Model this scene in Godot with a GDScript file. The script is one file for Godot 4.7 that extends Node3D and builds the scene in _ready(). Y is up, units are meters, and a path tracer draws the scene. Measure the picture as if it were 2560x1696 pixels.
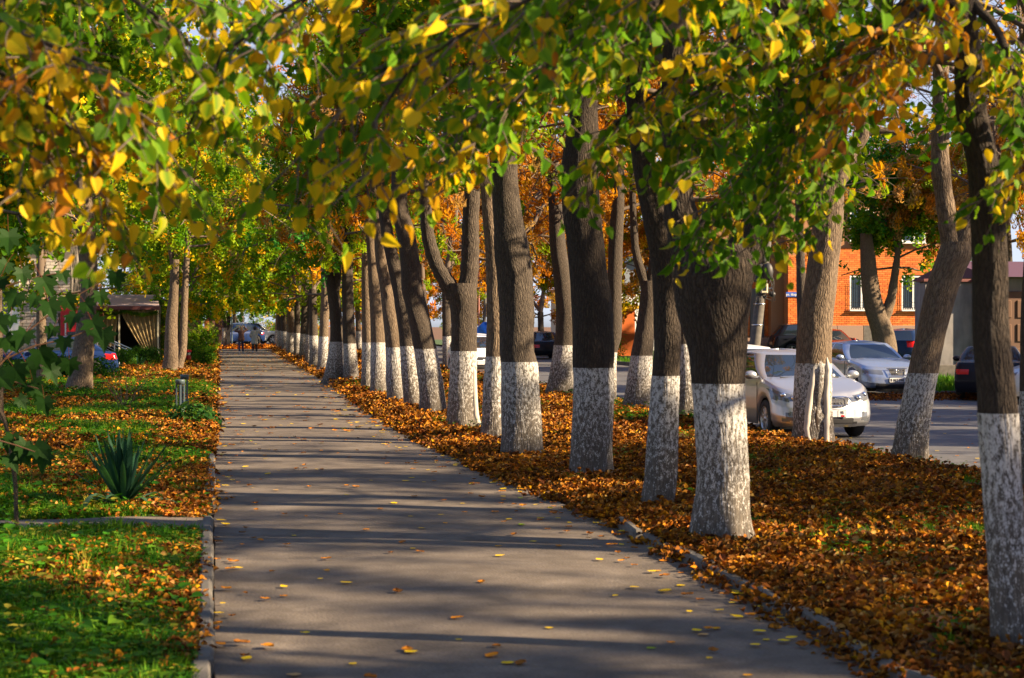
extends Node3D
# A leafy town path in autumn: whitewashed trees, litter, parked cars. Units are metres, the path runs along -Z.

var rng := RandomNumberGenerator.new()
var M := {}
var used := {}
var spray := {}
var bumps := FastNoiseLite.new()
var near_leaves: Array = []
const EYE := Vector3(0, 1.9, 0)


class MB:
	var v := PackedVector3Array()
	var n := PackedVector3Array()
	var uv := PackedVector2Array()
	var c := PackedColorArray()
	var ix := PackedInt32Array()
	var col := Color.WHITE

	func mesh() -> ArrayMesh:
		var m := ArrayMesh.new()
		if ix.is_empty():
			return m
		var a := []
		a.resize(Mesh.ARRAY_MAX)
		a[Mesh.ARRAY_VERTEX] = v
		a[Mesh.ARRAY_NORMAL] = n
		a[Mesh.ARRAY_TEX_UV] = uv
		a[Mesh.ARRAY_COLOR] = c
		a[Mesh.ARRAY_INDEX] = ix
		m.add_surface_from_arrays(Mesh.PRIMITIVE_TRIANGLES, a)
		return m

	func vert(p: Vector3, nn: Vector3, t: Vector2 = Vector2.ZERO) -> int:
		v.append(p)
		n.append(nn)
		uv.append(t)
		c.append(col)
		return v.size() - 1

	func tri(a: Vector3, b: Vector3, d: Vector3, toward: Vector3) -> void:
		var nn := (b - a).cross(d - a).normalized()
		if nn.dot(toward) < 0.0:
			nn = -nn
			var s := vert(a, nn)
			vert(d, nn)
			vert(b, nn)
			ix.append_array([s, s + 2, s + 1])
			return
		var s2 := vert(a, nn)
		vert(b, nn)
		vert(d, nn)
		ix.append_array([s2, s2 + 2, s2 + 1])

	func quad(a: Vector3, b: Vector3, d: Vector3, e: Vector3, toward: Vector3) -> void:
		tri(a, b, d, toward)
		tri(a, d, e, toward)

	# rows of points; the normal is du x dv
	func grid(p: PackedVector3Array, nu: int, nv: int, closed: bool, uvs: PackedVector2Array = PackedVector2Array(), cols: PackedColorArray = PackedColorArray()) -> void:
		var s := v.size()
		for j in nv:
			for i in nu:
				var i0 := i - 1
				var i1 := i + 1
				if closed:
					if i == 0:
						i0 = nu - 2
					if i == nu - 1:
						i1 = 1
				i0 = maxi(i0, 0)
				i1 = mini(i1, nu - 1)
				var du := p[j * nu + i1] - p[j * nu + i0]
				var dv := p[mini(j + 1, nv - 1) * nu + i] - p[maxi(j - 1, 0) * nu + i]
				var nn := du.cross(dv)
				nn = nn.normalized() if nn.length_squared() > 1e-16 else Vector3.UP
				v.append(p[j * nu + i])
				n.append(nn)
				uv.append(uvs[j * nu + i] if uvs.size() else Vector2(float(i) / nu, float(j) / nv))
				c.append(cols[j * nu + i] if cols.size() else col)
		for j in nv - 1:
			for i in nu - 1:
				var a := s + j * nu + i
				ix.append_array([a, a + nu, a + 1, a + 1, a + nu, a + nu + 1])

	func tube(pts: PackedVector3Array, rads: PackedFloat32Array, seg: int, tile := 0.9, cap := false) -> void:
		var np := pts.size()
		var p := PackedVector3Array()
		var t := PackedVector2Array()
		var along := 0.0
		var side := Vector3.ZERO
		for j in np:
			var d := (pts[mini(j + 1, np - 1)] - pts[maxi(j - 1, 0)]).normalized()
			if j == 0:
				side = d.cross(Vector3(0.31, 0.2, 0.93)).normalized() if absf(d.y) > 0.8 else d.cross(Vector3.UP).normalized()
			else:
				along += pts[j].distance_to(pts[j - 1])
				side = (side - d * side.dot(d)).normalized()
			var up := side.cross(d)
			for i in seg + 1:
				var a := TAU * i / seg
				p.append(pts[j] + (side * cos(a) + up * sin(a)) * rads[j])
				t.append(Vector2(float(i) / seg * maxf(1.0, roundf(TAU * rads[0] / tile)), along / tile))
		# orientation: du is counter-clockwise seen against d
		var s := v.size()
		grid(p, seg + 1, np, true, t)
		if (n[s].dot(p[0] - pts[0])) < 0.0:
			for k in range(s, v.size()):
				n[k] = -n[k]
			var q := ix.size() - (np - 1) * seg * 6
			for k in range(q, ix.size(), 3):
				var h := ix[k + 1]
				ix[k + 1] = ix[k + 2]
				ix[k + 2] = h
		if cap:
			for e in [0, np - 1]:
				var out: Vector3 = (pts[0] - pts[1]) if e == 0 else (pts[np - 1] - pts[np - 2])
				for i in seg:
					tri(pts[e], p[e * (seg + 1) + i], p[e * (seg + 1) + i + 1], out)

	func rod(a: Vector3, b: Vector3, r: float, seg := 6, r2 := -1.0) -> void:
		tube(PackedVector3Array([a, b]), PackedFloat32Array([r, r2 if r2 >= 0.0 else r]), seg, 0.9, true)

	func box(at: Vector3, size: Vector3, basis := Basis.IDENTITY, bev := 0.0) -> void:
		var h := size * 0.5
		var ax := [Vector3.RIGHT, Vector3.UP, Vector3.BACK]
		for k in 3:
			for s in [-1.0, 1.0]:
				var nn: Vector3 = ax[k] * s
				var u: Vector3 = ax[(k + 1) % 3]
				var w: Vector3 = ax[(k + 2) % 3]
				var hu := h.dot(u) - bev
				var hw := h.dot(w) - bev
				var o := nn * h.dot(ax[k])
				quad(at + basis * (o - u * hu - w * hw), at + basis * (o + u * hu - w * hw), at + basis * (o + u * hu + w * hw), at + basis * (o - u * hu + w * hw), basis * nn)
		if bev > 0.0:
			for k in 3:
				var u: Vector3 = ax[(k + 1) % 3]
				var w: Vector3 = ax[(k + 2) % 3]
				var a: Vector3 = ax[k]
				for su in [-1.0, 1.0]:
					for sw in [-1.0, 1.0]:
						var p0: Vector3 = u * su * h.dot(u) + w * sw * (h.dot(w) - bev)
						var p1: Vector3 = u * su * (h.dot(u) - bev) + w * sw * h.dot(w)
						var e: Vector3 = a * (h.dot(a) - bev)
						quad(at + basis * (p0 - e), at + basis * (p0 + e), at + basis * (p1 + e), at + basis * (p1 - e), basis * (u * su + w * sw))
			for sx in [-1.0, 1.0]:
				for sy in [-1.0, 1.0]:
					for sz in [-1.0, 1.0]:
						var k3 := Vector3(h.x * sx, h.y * sy, h.z * sz)
						tri(at + basis * (k3 - Vector3(0, bev * sy, bev * sz)), at + basis * (k3 - Vector3(bev * sx, 0, bev * sz)), at + basis * (k3 - Vector3(bev * sx, bev * sy, 0)), basis * k3)

	func ball(at: Vector3, r: Vector3, nu := 12, nv := 8) -> void:
		var p := PackedVector3Array()
		for j in nv + 1:
			var b := PI * (float(j) / nv - 0.5)
			for i in nu + 1:
				var a := -TAU * i / nu
				p.append(at + Vector3(cos(a) * cos(b) * r.x, sin(b) * r.y, sin(a) * cos(b) * r.z))
		grid(p, nu + 1, nv + 1, true)

	# profile: (radius, height) pairs
	func lathe(at: Vector3, prof: Array, seg := 20) -> void:
		var p := PackedVector3Array()
		for q in prof:
			for i in seg + 1:
				var a := -TAU * i / seg
				p.append(at + Vector3(cos(a) * q.x, q.y, sin(a) * q.x))
		grid(p, seg + 1, prof.size(), true)


func numbered(called: String) -> String:
	if not used.has(called):
		used[called] = 0
		return called
	used[called] += 1
	return "%s_%03d" % [called, used[called]]


func thing(called: String, label: String, category: String, at := Vector3.ZERO, turn := 0.0, group := "") -> Node3D:
	var o := Node3D.new()
	o.name = numbered(called)
	add_child(o, true)
	o.position = at
	o.rotation.y = turn
	tag(o, label, category, group)
	return o


func tag(o: Node3D, label: String, category: String, group := "") -> Node3D:
	o.set_meta("label", label)
	o.set_meta("category", category)
	if group:
		o.set_meta("group", group)
	return o


func put(called: String, mesh: Mesh, mat: Material, parent: Node = null, at := Vector3.ZERO) -> MeshInstance3D:
	var o := MeshInstance3D.new()
	if parent == null:
		parent = self
		o.name = numbered(called)
	else:
		o.name = called
		var k := 0
		while parent.has_node(NodePath(String(o.name))) and k < 2000:
			k += 1
			o.name = "%s_%03d" % [called, k]
	o.mesh = mesh
	o.material_override = null
	if mesh.get_surface_count():
		o.set_surface_override_material(0, mat)
	parent.add_child(o, true)
	o.position = at
	return o


func part(called: String, mb: MB, mat: Material, parent: Node) -> MeshInstance3D:
	return put(called, mb.mesh(), mat, parent)


func struct(called: String, mb: MB, mat: Material) -> MeshInstance3D:
	var o := put(called, mb.mesh(), mat)
	o.set_meta("kind", "structure")
	return o


func many(called: String, mesh: Mesh, mat: Material, buf: PackedFloat32Array, parent: Node = null) -> MultiMeshInstance3D:
	var mm := MultiMesh.new()
	mm.transform_format = MultiMesh.TRANSFORM_3D
	mm.use_colors = true
	mm.mesh = mesh
	mm.instance_count = buf.size() / 16
	mm.buffer = buf
	var o := MultiMeshInstance3D.new()
	o.multimesh = mm
	o.material_override = mat
	o.set_meta("kind", "stuff")
	if parent == null:
		parent = self
		o.name = numbered(called)
	else:
		o.name = called
	parent.add_child(o, true)
	return o


func push(buf: PackedFloat32Array, b: Basis, o: Vector3, c: Color) -> void:
	buf.append_array([b.x.x, b.y.x, b.z.x, o.x, b.x.y, b.y.y, b.z.y, o.y, b.x.z, b.y.z, b.z.z, o.z, c.r, c.g, c.b, 1.0])


func rv() -> Vector3:
	return Vector3(rng.randf_range(-1, 1), rng.randf_range(-1, 1), rng.randf_range(-1, 1))


func turned() -> Basis:
	return Basis(Vector3.UP, rng.randf() * TAU) * Basis(Vector3.RIGHT, rng.randf_range(-0.5, 0.5)) * Basis(Vector3.BACK, rng.randf_range(-0.5, 0.5))


# y axis along d, z axis near f
func along(d: Vector3, f: Vector3) -> Basis:
	var y := d.normalized()
	var x := y.cross(f)
	if x.length_squared() < 1e-4:
		x = y.cross(Vector3(0.3, 0.9, 0.1))
	x = x.normalized()
	return Basis(x, y, x.cross(y))


# ---------------------------------------------------------------- colours and materials
func lin(r: float, g: float, b: float) -> Color:
	return Color(r, g, b).linear_to_srgb()


func mat(called: String, c: Color, rough := 0.8, metal := 0.0) -> StandardMaterial3D:
	var m := StandardMaterial3D.new()
	m.resource_name = called
	m.albedo_color = c.linear_to_srgb()
	m.roughness = rough
	m.metallic = metal
	M[called] = m
	return m


func noise_img(w: int, h: int, sx: int, sy: int, freq: float, seed_: int, oct := 4, ridged := false) -> Image:
	var fn := FastNoiseLite.new()
	fn.seed = seed_
	fn.frequency = freq
	fn.fractal_octaves = oct
	fn.fractal_type = FastNoiseLite.FRACTAL_RIDGED if ridged else FastNoiseLite.FRACTAL_FBM
	fn.noise_type = FastNoiseLite.TYPE_SIMPLEX_SMOOTH
	var im := fn.get_seamless_image(w / sx, h / sy, false, false, 0.2)
	im.resize(w, h, Image.INTERPOLATE_CUBIC)
	im.convert(Image.FORMAT_L8)
	return im


func grad(stops: Array, x: float) -> Color:
	for k in range(1, stops.size()):
		if x <= stops[k][0]:
			return stops[k - 1][1].lerp(stops[k][1], (x - stops[k - 1][0]) / maxf(1e-5, stops[k][0] - stops[k - 1][0]))
	return stops[-1][1]


func tex(im: Image) -> ImageTexture:
	return ImageTexture.create_from_image(im)


func ramp_tex(a: Image, b: Image, mixb: float, stops: Array) -> ImageTexture:
	var w := a.get_width()
	var h := a.get_height()
	var da := a.get_data()
	var db := b.get_data()
	var o := PackedByteArray()
	o.resize(w * h * 3)
	var lut: Array = []
	for k in 256:
		lut.append(grad(stops, k / 255.0).linear_to_srgb())
	for k in w * h:
		var x := int(da[k] * (1.0 - mixb) + db[k] * mixb)
		var c: Color = lut[x]
		o[k * 3] = int(c.r * 255.0)
		o[k * 3 + 1] = int(c.g * 255.0)
		o[k * 3 + 2] = int(c.b * 255.0)
	return tex(Image.create_from_data(w, h, false, Image.FORMAT_RGB8, o))


func world_tri(m: StandardMaterial3D, t: Texture2D, metres: float) -> void:
	m.albedo_color = Color.WHITE
	m.albedo_texture = t
	m.uv1_triplanar = true
	m.uv1_world_triplanar = true
	m.uv1_scale = Vector3.ONE / metres


func materials() -> void:
	# bark: upright fissures
	for k in 3:
		var streak := noise_img(512, 512, 1, 4, [0.035, 0.05, 0.028][k], 11 + k, 4, true)
		var fine := noise_img(512, 512, 1, 2, 0.11, 31 + k, 3)
		var t := ramp_tex(streak, fine, 0.4, [[0.0, Color(0.135, 0.105, 0.078)], [0.42, Color(0.088, 0.068, 0.05)], [0.62, Color(0.045, 0.034, 0.025)], [1.0, Color(0.025, 0.018, 0.013)]] if k != 2 else [[0.0, Color(0.25, 0.19, 0.125)], [0.45, Color(0.18, 0.13, 0.085)], [0.65, Color(0.10, 0.07, 0.045)], [1.0, Color(0.03, 0.02, 0.014)]])
		var m := mat("bark_%d" % k, Color.WHITE, 0.92)
		m.albedo_texture = t
		m.heightmap_enabled = true
		m.heightmap_texture = tex(streak)
		m.heightmap_scale = 2.2
		m.heightmap_flip_texture = true
		# whitewash worn away in patches, most of all near the foot (v runs 0 at the ground to 1 at the paint line)
		var blot := noise_img(512, 512, 1, 1, 0.03, 51 + k, 5).get_data()
		var spots := noise_img(512, 512, 1, 1, 0.12, 71 + k, 3).get_data()
		var sd := streak.get_data()
		var fd := fine.get_data()
		var o := PackedByteArray()
		o.resize(512 * 512 * 3)
		for y in 512:
			var up := y / 511.0
			var wear := 0.72 * pow(1.0 - up, 1.4) + 0.07
			for x in 512:
				var q := y * 512 + x
				var b := (blot[q] * 0.5 + spots[q] * 0.5) / 255.0
				var cover := clampf((b - 0.40 - wear * 0.42 - (sd[q] / 255.0 - 0.5) * 0.1 + (fd[q] / 255.0 - 0.5) * 0.2 + 0.085) * 4.6, 0.04, 0.93)
				var white := 0.43 + 0.26 * fd[q] / 255.0
				var bark := 0.03 + 0.13 * (1.0 - sd[q] / 255.0) * (0.4 + 1.2 * b)
				var c := Color(bark * 1.05, bark * 0.86, bark * 0.66).lerp(Color(white, white * 0.985, white * 0.95), cover).linear_to_srgb()
				o[q * 3] = int(c.r * 255)
				o[q * 3 + 1] = int(c.g * 255)
				o[q * 3 + 2] = int(c.b * 255)
		var pm := mat("whitewash_%d" % k, Color.WHITE, 0.9)
		pm.albedo_texture = tex(Image.create_from_data(512, 512, false, Image.FORMAT_RGB8, o))
		pm.heightmap_enabled = true
		pm.heightmap_texture = m.heightmap_texture
		pm.heightmap_scale = 0.9
		pm.heightmap_flip_texture = true
	var bd := mat("bark_3", Color(0.62, 0.58, 0.55), 0.95)  # near trunks: dark lime bark, deepened in colour to carry their shade
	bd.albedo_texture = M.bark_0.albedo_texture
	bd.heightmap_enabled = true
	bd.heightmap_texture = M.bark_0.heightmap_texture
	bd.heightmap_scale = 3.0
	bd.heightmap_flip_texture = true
	mat("twig", Color(0.13, 0.095, 0.07), 0.9)
	mat("twig_dark", Color(0.035, 0.022, 0.015), 0.95)
	mat("scar", Color(0.50, 0.46, 0.40), 0.9)
	var lf := mat("leaf", Color.WHITE, 0.55)
	lf.metallic_specular = 0.28
	lf.vertex_color_use_as_albedo = true
	lf.backlight_enabled = true
	lf.backlight = Color(1.0, 1.0, 0.8)
	var dl := mat("dry_leaf", Color.WHITE, 0.8)
	dl.metallic_specular = 0.25
	dl.vertex_color_use_as_albedo = true
	dl.backlight_enabled = true
	dl.backlight = Color(0.45, 0.4, 0.3)
	var gr := mat("blade", Color.WHITE, 0.6)
	gr.metallic_specular = 0.25
	gr.vertex_color_use_as_albedo = true
	gr.backlight_enabled = true
	gr.backlight = Color(0.8, 0.85, 0.5)
	var vc := mat("tinted", Color.WHITE, 0.8)
	vc.vertex_color_use_as_albedo = true
	# ground
	var big := noise_img(512, 512, 1, 1, 0.012, 3, 5)
	var grit := noise_img(512, 512, 1, 1, 0.22, 4, 2)
	var asphalt := mat("path_asphalt", Color.WHITE, 0.88)
	world_tri(asphalt, ramp_tex(big, grit, 0.45, [[0.0, Color(0.075, 0.060, 0.048)], [0.4, Color(0.122, 0.100, 0.082)], [0.6, Color(0.152, 0.126, 0.103)], [1.0, Color(0.235, 0.198, 0.165)]]), 3.1)
	asphalt.heightmap_enabled = true
	asphalt.heightmap_texture = tex(grit)
	asphalt.heightmap_scale = 0.35
	asphalt.detail_enabled = true
	asphalt.detail_blend_mode = BaseMaterial3D.BLEND_MODE_MUL
	asphalt.detail_uv_layer = BaseMaterial3D.DETAIL_UV_2
	asphalt.detail_albedo = ramp_tex(noise_img(512, 512, 1, 1, 0.02, 91, 5), noise_img(512, 512, 1, 1, 0.09, 92, 3), 0.35, [[0.0, Color(0.5, 0.47, 0.45)], [0.4, Color(0.85, 0.84, 0.83)], [0.55, Color(1, 1, 1)], [1.0, Color(1, 0.97, 0.92)]])
	asphalt.uv2_triplanar = true
	asphalt.uv2_world_triplanar = true
	asphalt.uv2_scale = Vector3.ONE / 9.7
	var road := mat("road_asphalt", Color.WHITE, 0.8)
	world_tri(road, ramp_tex(big, grit, 0.35, [[0.0, Color(0.055, 0.055, 0.06)], [0.5, Color(0.095, 0.094, 0.097)], [1.0, Color(0.15, 0.147, 0.145)]]), 4.3)
	var earth := mat("earth", Color.WHITE, 0.95)
	world_tri(earth, ramp_tex(big, noise_img(512, 512, 1, 1, 0.09, 6, 4), 0.6, [[0.0, Color(0.05, 0.028, 0.012)], [0.45, Color(0.115, 0.055, 0.018)], [0.65, Color(0.19, 0.085, 0.022)], [1.0, Color(0.27, 0.13, 0.035)]]), 2.7)
	var turf := mat("turf", Color.WHITE, 0.95)
	world_tri(turf, ramp_tex(big, noise_img(512, 512, 1, 1, 0.12, 7, 4), 0.55, [[0.0, Color(0.02, 0.035, 0.006)], [0.45, Color(0.035, 0.085, 0.01)], [0.6, Color(0.06, 0.10, 0.014)], [1.0, Color(0.16, 0.09, 0.025)]]), 2.3)
	var conc := mat("concrete", Color.WHITE, 0.9)
	world_tri(conc, ramp_tex(big, grit, 0.5, [[0.0, Color(0.06, 0.055, 0.05)], [0.5, Color(0.12, 0.11, 0.098)], [1.0, Color(0.2, 0.187, 0.165)]]), 1.3)
	var wall := mat("grey_render", Color.WHITE, 0.9)
	world_tri(wall, ramp_tex(noise_img(512, 512, 1, 4, 0.02, 8, 4), big, 0.4, [[0.0, Color(0.12, 0.115, 0.12)], [0.5, Color(0.22, 0.21, 0.21)], [1.0, Color(0.32, 0.30, 0.29)]]), 3.7)
	var gran := mat("granite", Color.WHITE, 0.5)
	world_tri(gran, ramp_tex(grit, noise_img(512, 512, 1, 1, 0.4, 9, 1), 0.5, [[0.0, Color(0.12, 0.07, 0.05)], [0.5, Color(0.30, 0.19, 0.13)], [1.0, Color(0.48, 0.36, 0.29)]]), 0.9)
	mat("mortar", Color(0.34, 0.17, 0.08), 0.95)
	mat("stone_mortar", Color(0.16, 0.14, 0.12), 0.95)
	for k in 4:
		mat("brick_%d" % k, [Color(0.62, 0.155, 0.022), Color(0.70, 0.185, 0.028), Color(0.54, 0.125, 0.020), Color(0.66, 0.20, 0.04)][k], 0.85)
		mat("stone_%d" % k, [Color(0.42, 0.37, 0.31), Color(0.50, 0.45, 0.38), Color(0.34, 0.30, 0.26), Color(0.46, 0.40, 0.36)][k], 0.9)
	mat("white_paint", Color(0.78, 0.78, 0.76), 0.5)
	mat("black_iron", Color(0.02, 0.02, 0.022), 0.5, 0.3)
	mat("dark", Color(0.012, 0.012, 0.014), 0.7)
	mat("window_dark", Color(0.02, 0.035, 0.05), 0.06)
	mat("rubber", Color(0.018, 0.018, 0.019), 0.8)
	mat("alloy", Color(0.55, 0.56, 0.58), 0.3, 0.8)
	mat("chrome", Color(0.8, 0.8, 0.82), 0.12, 1.0)
	mat("plastic", Color(0.03, 0.03, 0.032), 0.55)
	mat("lens", Color(0.20, 0.22, 0.25), 0.1, 0.5)
	mat("red_lens", Color(0.55, 0.012, 0.015), 0.15)
	mat("plate", Color(0.72, 0.72, 0.72), 0.5)
	mat("ink", Color(0.02, 0.02, 0.02), 0.6)
	var gl := mat("car_glass", Color(0.015, 0.022, 0.03), 0.04)
	gl.metallic_specular = 0.75
	for q in [["silver", Color(0.53, 0.535, 0.54), 0.32, 0.75], ["blue_silver", Color(0.36, 0.42, 0.52), 0.3, 0.7], ["white_car", Color(0.78, 0.79, 0.80), 0.3, 0.0], ["navy", Color(0.012, 0.03, 0.11), 0.25, 0.1], ["black_car", Color(0.012, 0.013, 0.018), 0.22, 0.1], ["maroon", Color(0.16, 0.022, 0.012), 0.28, 0.35], ["deep_blue", Color(0.02, 0.04, 0.10), 0.3, 0.3]]:
		var cm := mat(q[0], q[1], q[2], q[3])
		cm.clearcoat_enabled = true
		cm.clearcoat = 0.35 if q[3] > 0.5 or q[0] == "white_car" else 0.0
		cm.metallic_specular = 0.5 if q[3] > 0.5 else 0.3
		cm.clearcoat_roughness = 0.08
	mat("lamp_grey", Color(0.085, 0.125, 0.145), 0.45, 0.2)
	mat("steel", Color(0.6, 0.61, 0.63), 0.28, 0.9)
	mat("tarp_blue", Color(0.01, 0.19, 0.72), 0.45)
	mat("sign_blue", Color(0.03, 0.10, 0.45), 0.4)
	mat("khaki", Color(0.30, 0.22, 0.10), 0.9)
	mat("maroon_trim", Color(0.16, 0.05, 0.045), 0.7)
	mat("mauve_roof", Color(0.33, 0.25, 0.25), 0.7)
	mat("plum_roof", Color(0.10, 0.045, 0.07), 0.7)
	mat("red_paint", Color(0.55, 0.012, 0.02), 0.4)
	mat("brown_board", Color(0.12, 0.06, 0.035), 0.7)
	mat("orange_panel", Color(0.62, 0.20, 0.04), 0.7)
	mat("grey_roof", Color(0.20, 0.23, 0.27), 0.6)
	mat("yellow_trim", Color(0.7, 0.42, 0.02), 0.6)
	mat("cream", Color(0.62, 0.56, 0.38), 0.6)
	mat("door_grey", Color(0.10, 0.095, 0.09), 0.6)
	mat("skin", Color(0.48, 0.27, 0.18), 0.6)
	mat("dry_stem", Color(0.34, 0.22, 0.10), 0.9)
	mat("stem_brown", Color(0.14, 0.075, 0.045), 0.8)


# ---------------------------------------------------------------- leaves
const GREEN := Color(0.115, 0.265, 0.008)
const DEEP := Color(0.05, 0.155, 0.008)
const LIME := Color(0.33, 0.46, 0.012)
const YELLOW := Color(0.82, 0.55, 0.012)
const GOLD := Color(0.76, 0.36, 0.012)
const ORANGE := Color(0.62, 0.235, 0.016)
const BROWN := Color(0.30, 0.115, 0.02)
const TAN := Color(0.55, 0.34, 0.14)


func pick(weights: Array) -> Color:
	var total := 0.0
	for k in range(1, weights.size(), 2):
		total += weights[k]
	var x := rng.randf() * total
	for k in range(0, weights.size(), 2):
		x -= weights[k + 1]
		if x <= 0.0:
			var c: Color = weights[k]
			var s := rng.randf_range(0.75, 1.25)
			return Color(c.r * s * rng.randf_range(0.9, 1.1), c.g * s, c.b * s * 0.8)
	return weights[0]


# a heart-shaped leaf hanging along +y from the origin, faces z; two colours: middle and rim
func heart(mb: MB, b: Basis, o: Vector3, size: float, mid: Color, rim: Color, bend := 0.25, round_ := 1.0) -> void:
	var side := [Vector2(0.0, -0.02), Vector2(0.30, -0.10), Vector2(0.50, 0.16), Vector2(0.47, 0.46), Vector2(0.27, 0.76), Vector2(0.0, 1.06)]
	var centre := PackedVector3Array()
	for y in [0.0, 0.35, 0.7]:
		centre.append(o + b * (Vector3(0, y, -bend * y * y * 0.7) * size))
	var nrm := b.z
	for s in [-1.0, 1.0]:
		var pts := PackedVector3Array()
		for q in side:
			pts.append(o + b * (Vector3(q.x * s * round_, q.y, bend * absf(q.x) * 0.9 - bend * q.y * q.y * 0.7) * size))
		var k := mb.v.size()
		mb.col = mid
		for q in centre:
			mb.vert(q, (nrm - b.x * s * bend * 0.8).normalized())
		mb.col = rim
		for q in pts:
			mb.vert(q, (nrm - b.x * s * bend * 0.9).normalized())
		var f := [[0, 3, 4], [0, 4, 5], [0, 5, 1], [1, 5, 6], [1, 6, 2], [2, 6, 7], [2, 7, 8]]
		for t in f:
			if s > 0:
				mb.ix.append_array([k + t[0], k + t[2], k + t[1]])
			else:
				mb.ix.append_array([k + t[0], k + t[1], k + t[2]])
	mb.col = Color.WHITE


# cheap leaf: folded diamond
func diamond(mb: MB, b: Basis, o: Vector3, l: float, w: float, c: Color, fold := 0.3, droop := 0.3) -> void:
	mb.col = c
	var p0 := o
	var p1 := o + b * Vector3(-w * 0.5, l * 0.42, w * fold)
	var p2 := o + b * Vector3(w * 0.5, l * 0.42, w * fold)
	var p3 := o + b * Vector3(0, l, -l * droop)
	var pm := o + b * Vector3(0, l * 0.5, -l * droop * 0.2)
	mb.tri(p0, p1, pm, b.z)
	mb.tri(p0, pm, p2, b.z)
	mb.tri(p1, p3, pm, b.z)
	mb.tri(pm, p3, p2, b.z)
	mb.col = Color.WHITE


func make_sprays() -> void:
	# a twig with alternate small leaves; vertex colours multiply the colour of the copy
	for k in 3:
		var mb := MB.new()
		mb.col = Color(0.6, 0.4, 0.35)
		mb.tube(PackedVector3Array([Vector3.ZERO, Vector3(0.03, 0.16, 0), Vector3(0, 0.36, 0.03)]), PackedFloat32Array([0.005, 0.004, 0.002]), 3)
		for i in 11:
			var y := 0.03 + 0.034 * i
			var a := i * 2.4 + k
			var d := Vector3(cos(a), 0.3 - 0.9 * rng.randf(), sin(a))
			var tint := rng.randf()
			var c := Color(1, 1, 1) * rng.randf_range(0.7, 1.25)
			if tint > 0.72:
				c = Color(2.3, 1.35, 1.0) * rng.randf_range(0.8, 1.1)
			elif tint < 0.2:
				c = Color(0.55, 0.75, 0.8)
			var bs := along(d + rv() * 0.5, rv() + Vector3(0, 0.4, 0.2))
			heart(mb, bs, Vector3(0.02 * cos(a), y, 0.02 * sin(a)), rng.randf_range(0.055, 0.088), c, c * Color(1.15, 1.05, 1.0), 0.3)
		spray["lime_%d" % k] = mb.mesh()
	# horse chestnut: drooping hands of curled leaflets
	for k in 3:
		var mb := MB.new()
		mb.col = Color(0.5, 0.5, 0.6)
		mb.tube(PackedVector3Array([Vector3.ZERO, Vector3(0.05, 0.2, 0), Vector3(0, 0.42, 0.05)]), PackedFloat32Array([0.007, 0.006, 0.004]), 3)
		for i in 4:
			var o := Vector3(rng.randf_range(-0.1, 0.1), 0.1 + 0.1 * i, rng.randf_range(-0.1, 0.1))
			var a0 := rng.randf() * TAU
			var shade := rng.randf_range(0.65, 1.3)
			for l in 6:
				var a := a0 + l * TAU / 6.0
				var d := Vector3(cos(a), rng.randf_range(-1.6, -0.1), sin(a))
				var c := Color(shade, shade, shade) * rng.randf_range(0.8, 1.2)
				if rng.randf() < 0.22:
					c = Color(1.3, 1.55, 1.6) * shade
				diamond(mb, along(d, Vector3.UP + rv() * 0.6), o + d * 0.02, rng.randf_range(0.10, 0.17), rng.randf_range(0.035, 0.06), c, rng.randf_range(0.2, 0.9), rng.randf_range(0.0, 0.7))
		spray["chest_%d" % k] = mb.mesh()
	# fallen leaves, curled, in small heaps
	for k in 4:
		var mb := MB.new()
		for i in 22:
			var a := rng.randf() * TAU
			var r := 0.17 * sqrt(rng.randf())
			var c: Color = pick([BROWN, 4.0, ORANGE, 2.2, Color(0.46, 0.24, 0.09), 1.2, Color(0.36, 0.12, 0.02), 3.4, GOLD, 0.5, Color(0.12, 0.045, 0.018), 2.8])
			var bs := along(Vector3(cos(a * 3.0), rng.randf_range(-0.15, 0.5), sin(a * 3.0)), Vector3(rng.randf_range(-0.7, 0.7), 1, rng.randf_range(-0.7, 0.7)))
			curl(mb, bs, Vector3(cos(a) * r, 0.004 + 0.022 * rng.randf(), sin(a) * r), rng.randf_range(0.03, 0.06), c)
		spray["litter_%d" % k] = mb.mesh()
	for k in 3:
		var mb := MB.new()
		for i in 18:
			var a := rng.randf() * TAU
			var r := 0.07 * sqrt(rng.randf())
			var h := rng.randf_range(0.04, 0.12)
			var lean := Vector3(cos(a), 0, sin(a)) * rng.randf_range(0.1, 0.9) * h
			var o := Vector3(cos(a) * r, -0.005, sin(a) * r)
			var w := Vector3(-sin(a), 0, cos(a)) * 0.0035
			mb.col = Color(1, 1, 1) * rng.randf_range(0.6, 1.3)
			var m1 := o + lean * 0.4 + Vector3(0, h * 0.6, 0)
			mb.quad(o - w, o + w, m1 + w * 0.9, m1 - w * 0.9, Vector3(cos(a), 0.3, sin(a)))
			mb.tri(m1 - w * 0.9, m1 + w * 0.9, o + lean + Vector3(0, h * 0.9, 0), Vector3(cos(a), 0.3, sin(a)))
		spray["grass_%d" % k] = mb.mesh()
	for k in 2:
		var mb := MB.new()
		for i in 9:
			var a := i * 2.4
			var o := Vector3(cos(a), 0, sin(a)) * 0.09 * sqrt(rng.randf()) + Vector3(0, rng.randf_range(0.03, 0.10), 0)
			var c := Color(1, 1, 1) * rng.randf_range(0.6, 1.4)
			heart(mb, along(Vector3(cos(a), rng.randf_range(-0.2, 0.5), sin(a)), Vector3(0, 1, 0) + rv() * 0.5), o, rng.randf_range(0.022, 0.045), c, c, 0.25)
		spray["weed_%d" % k] = mb.mesh()


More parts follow.
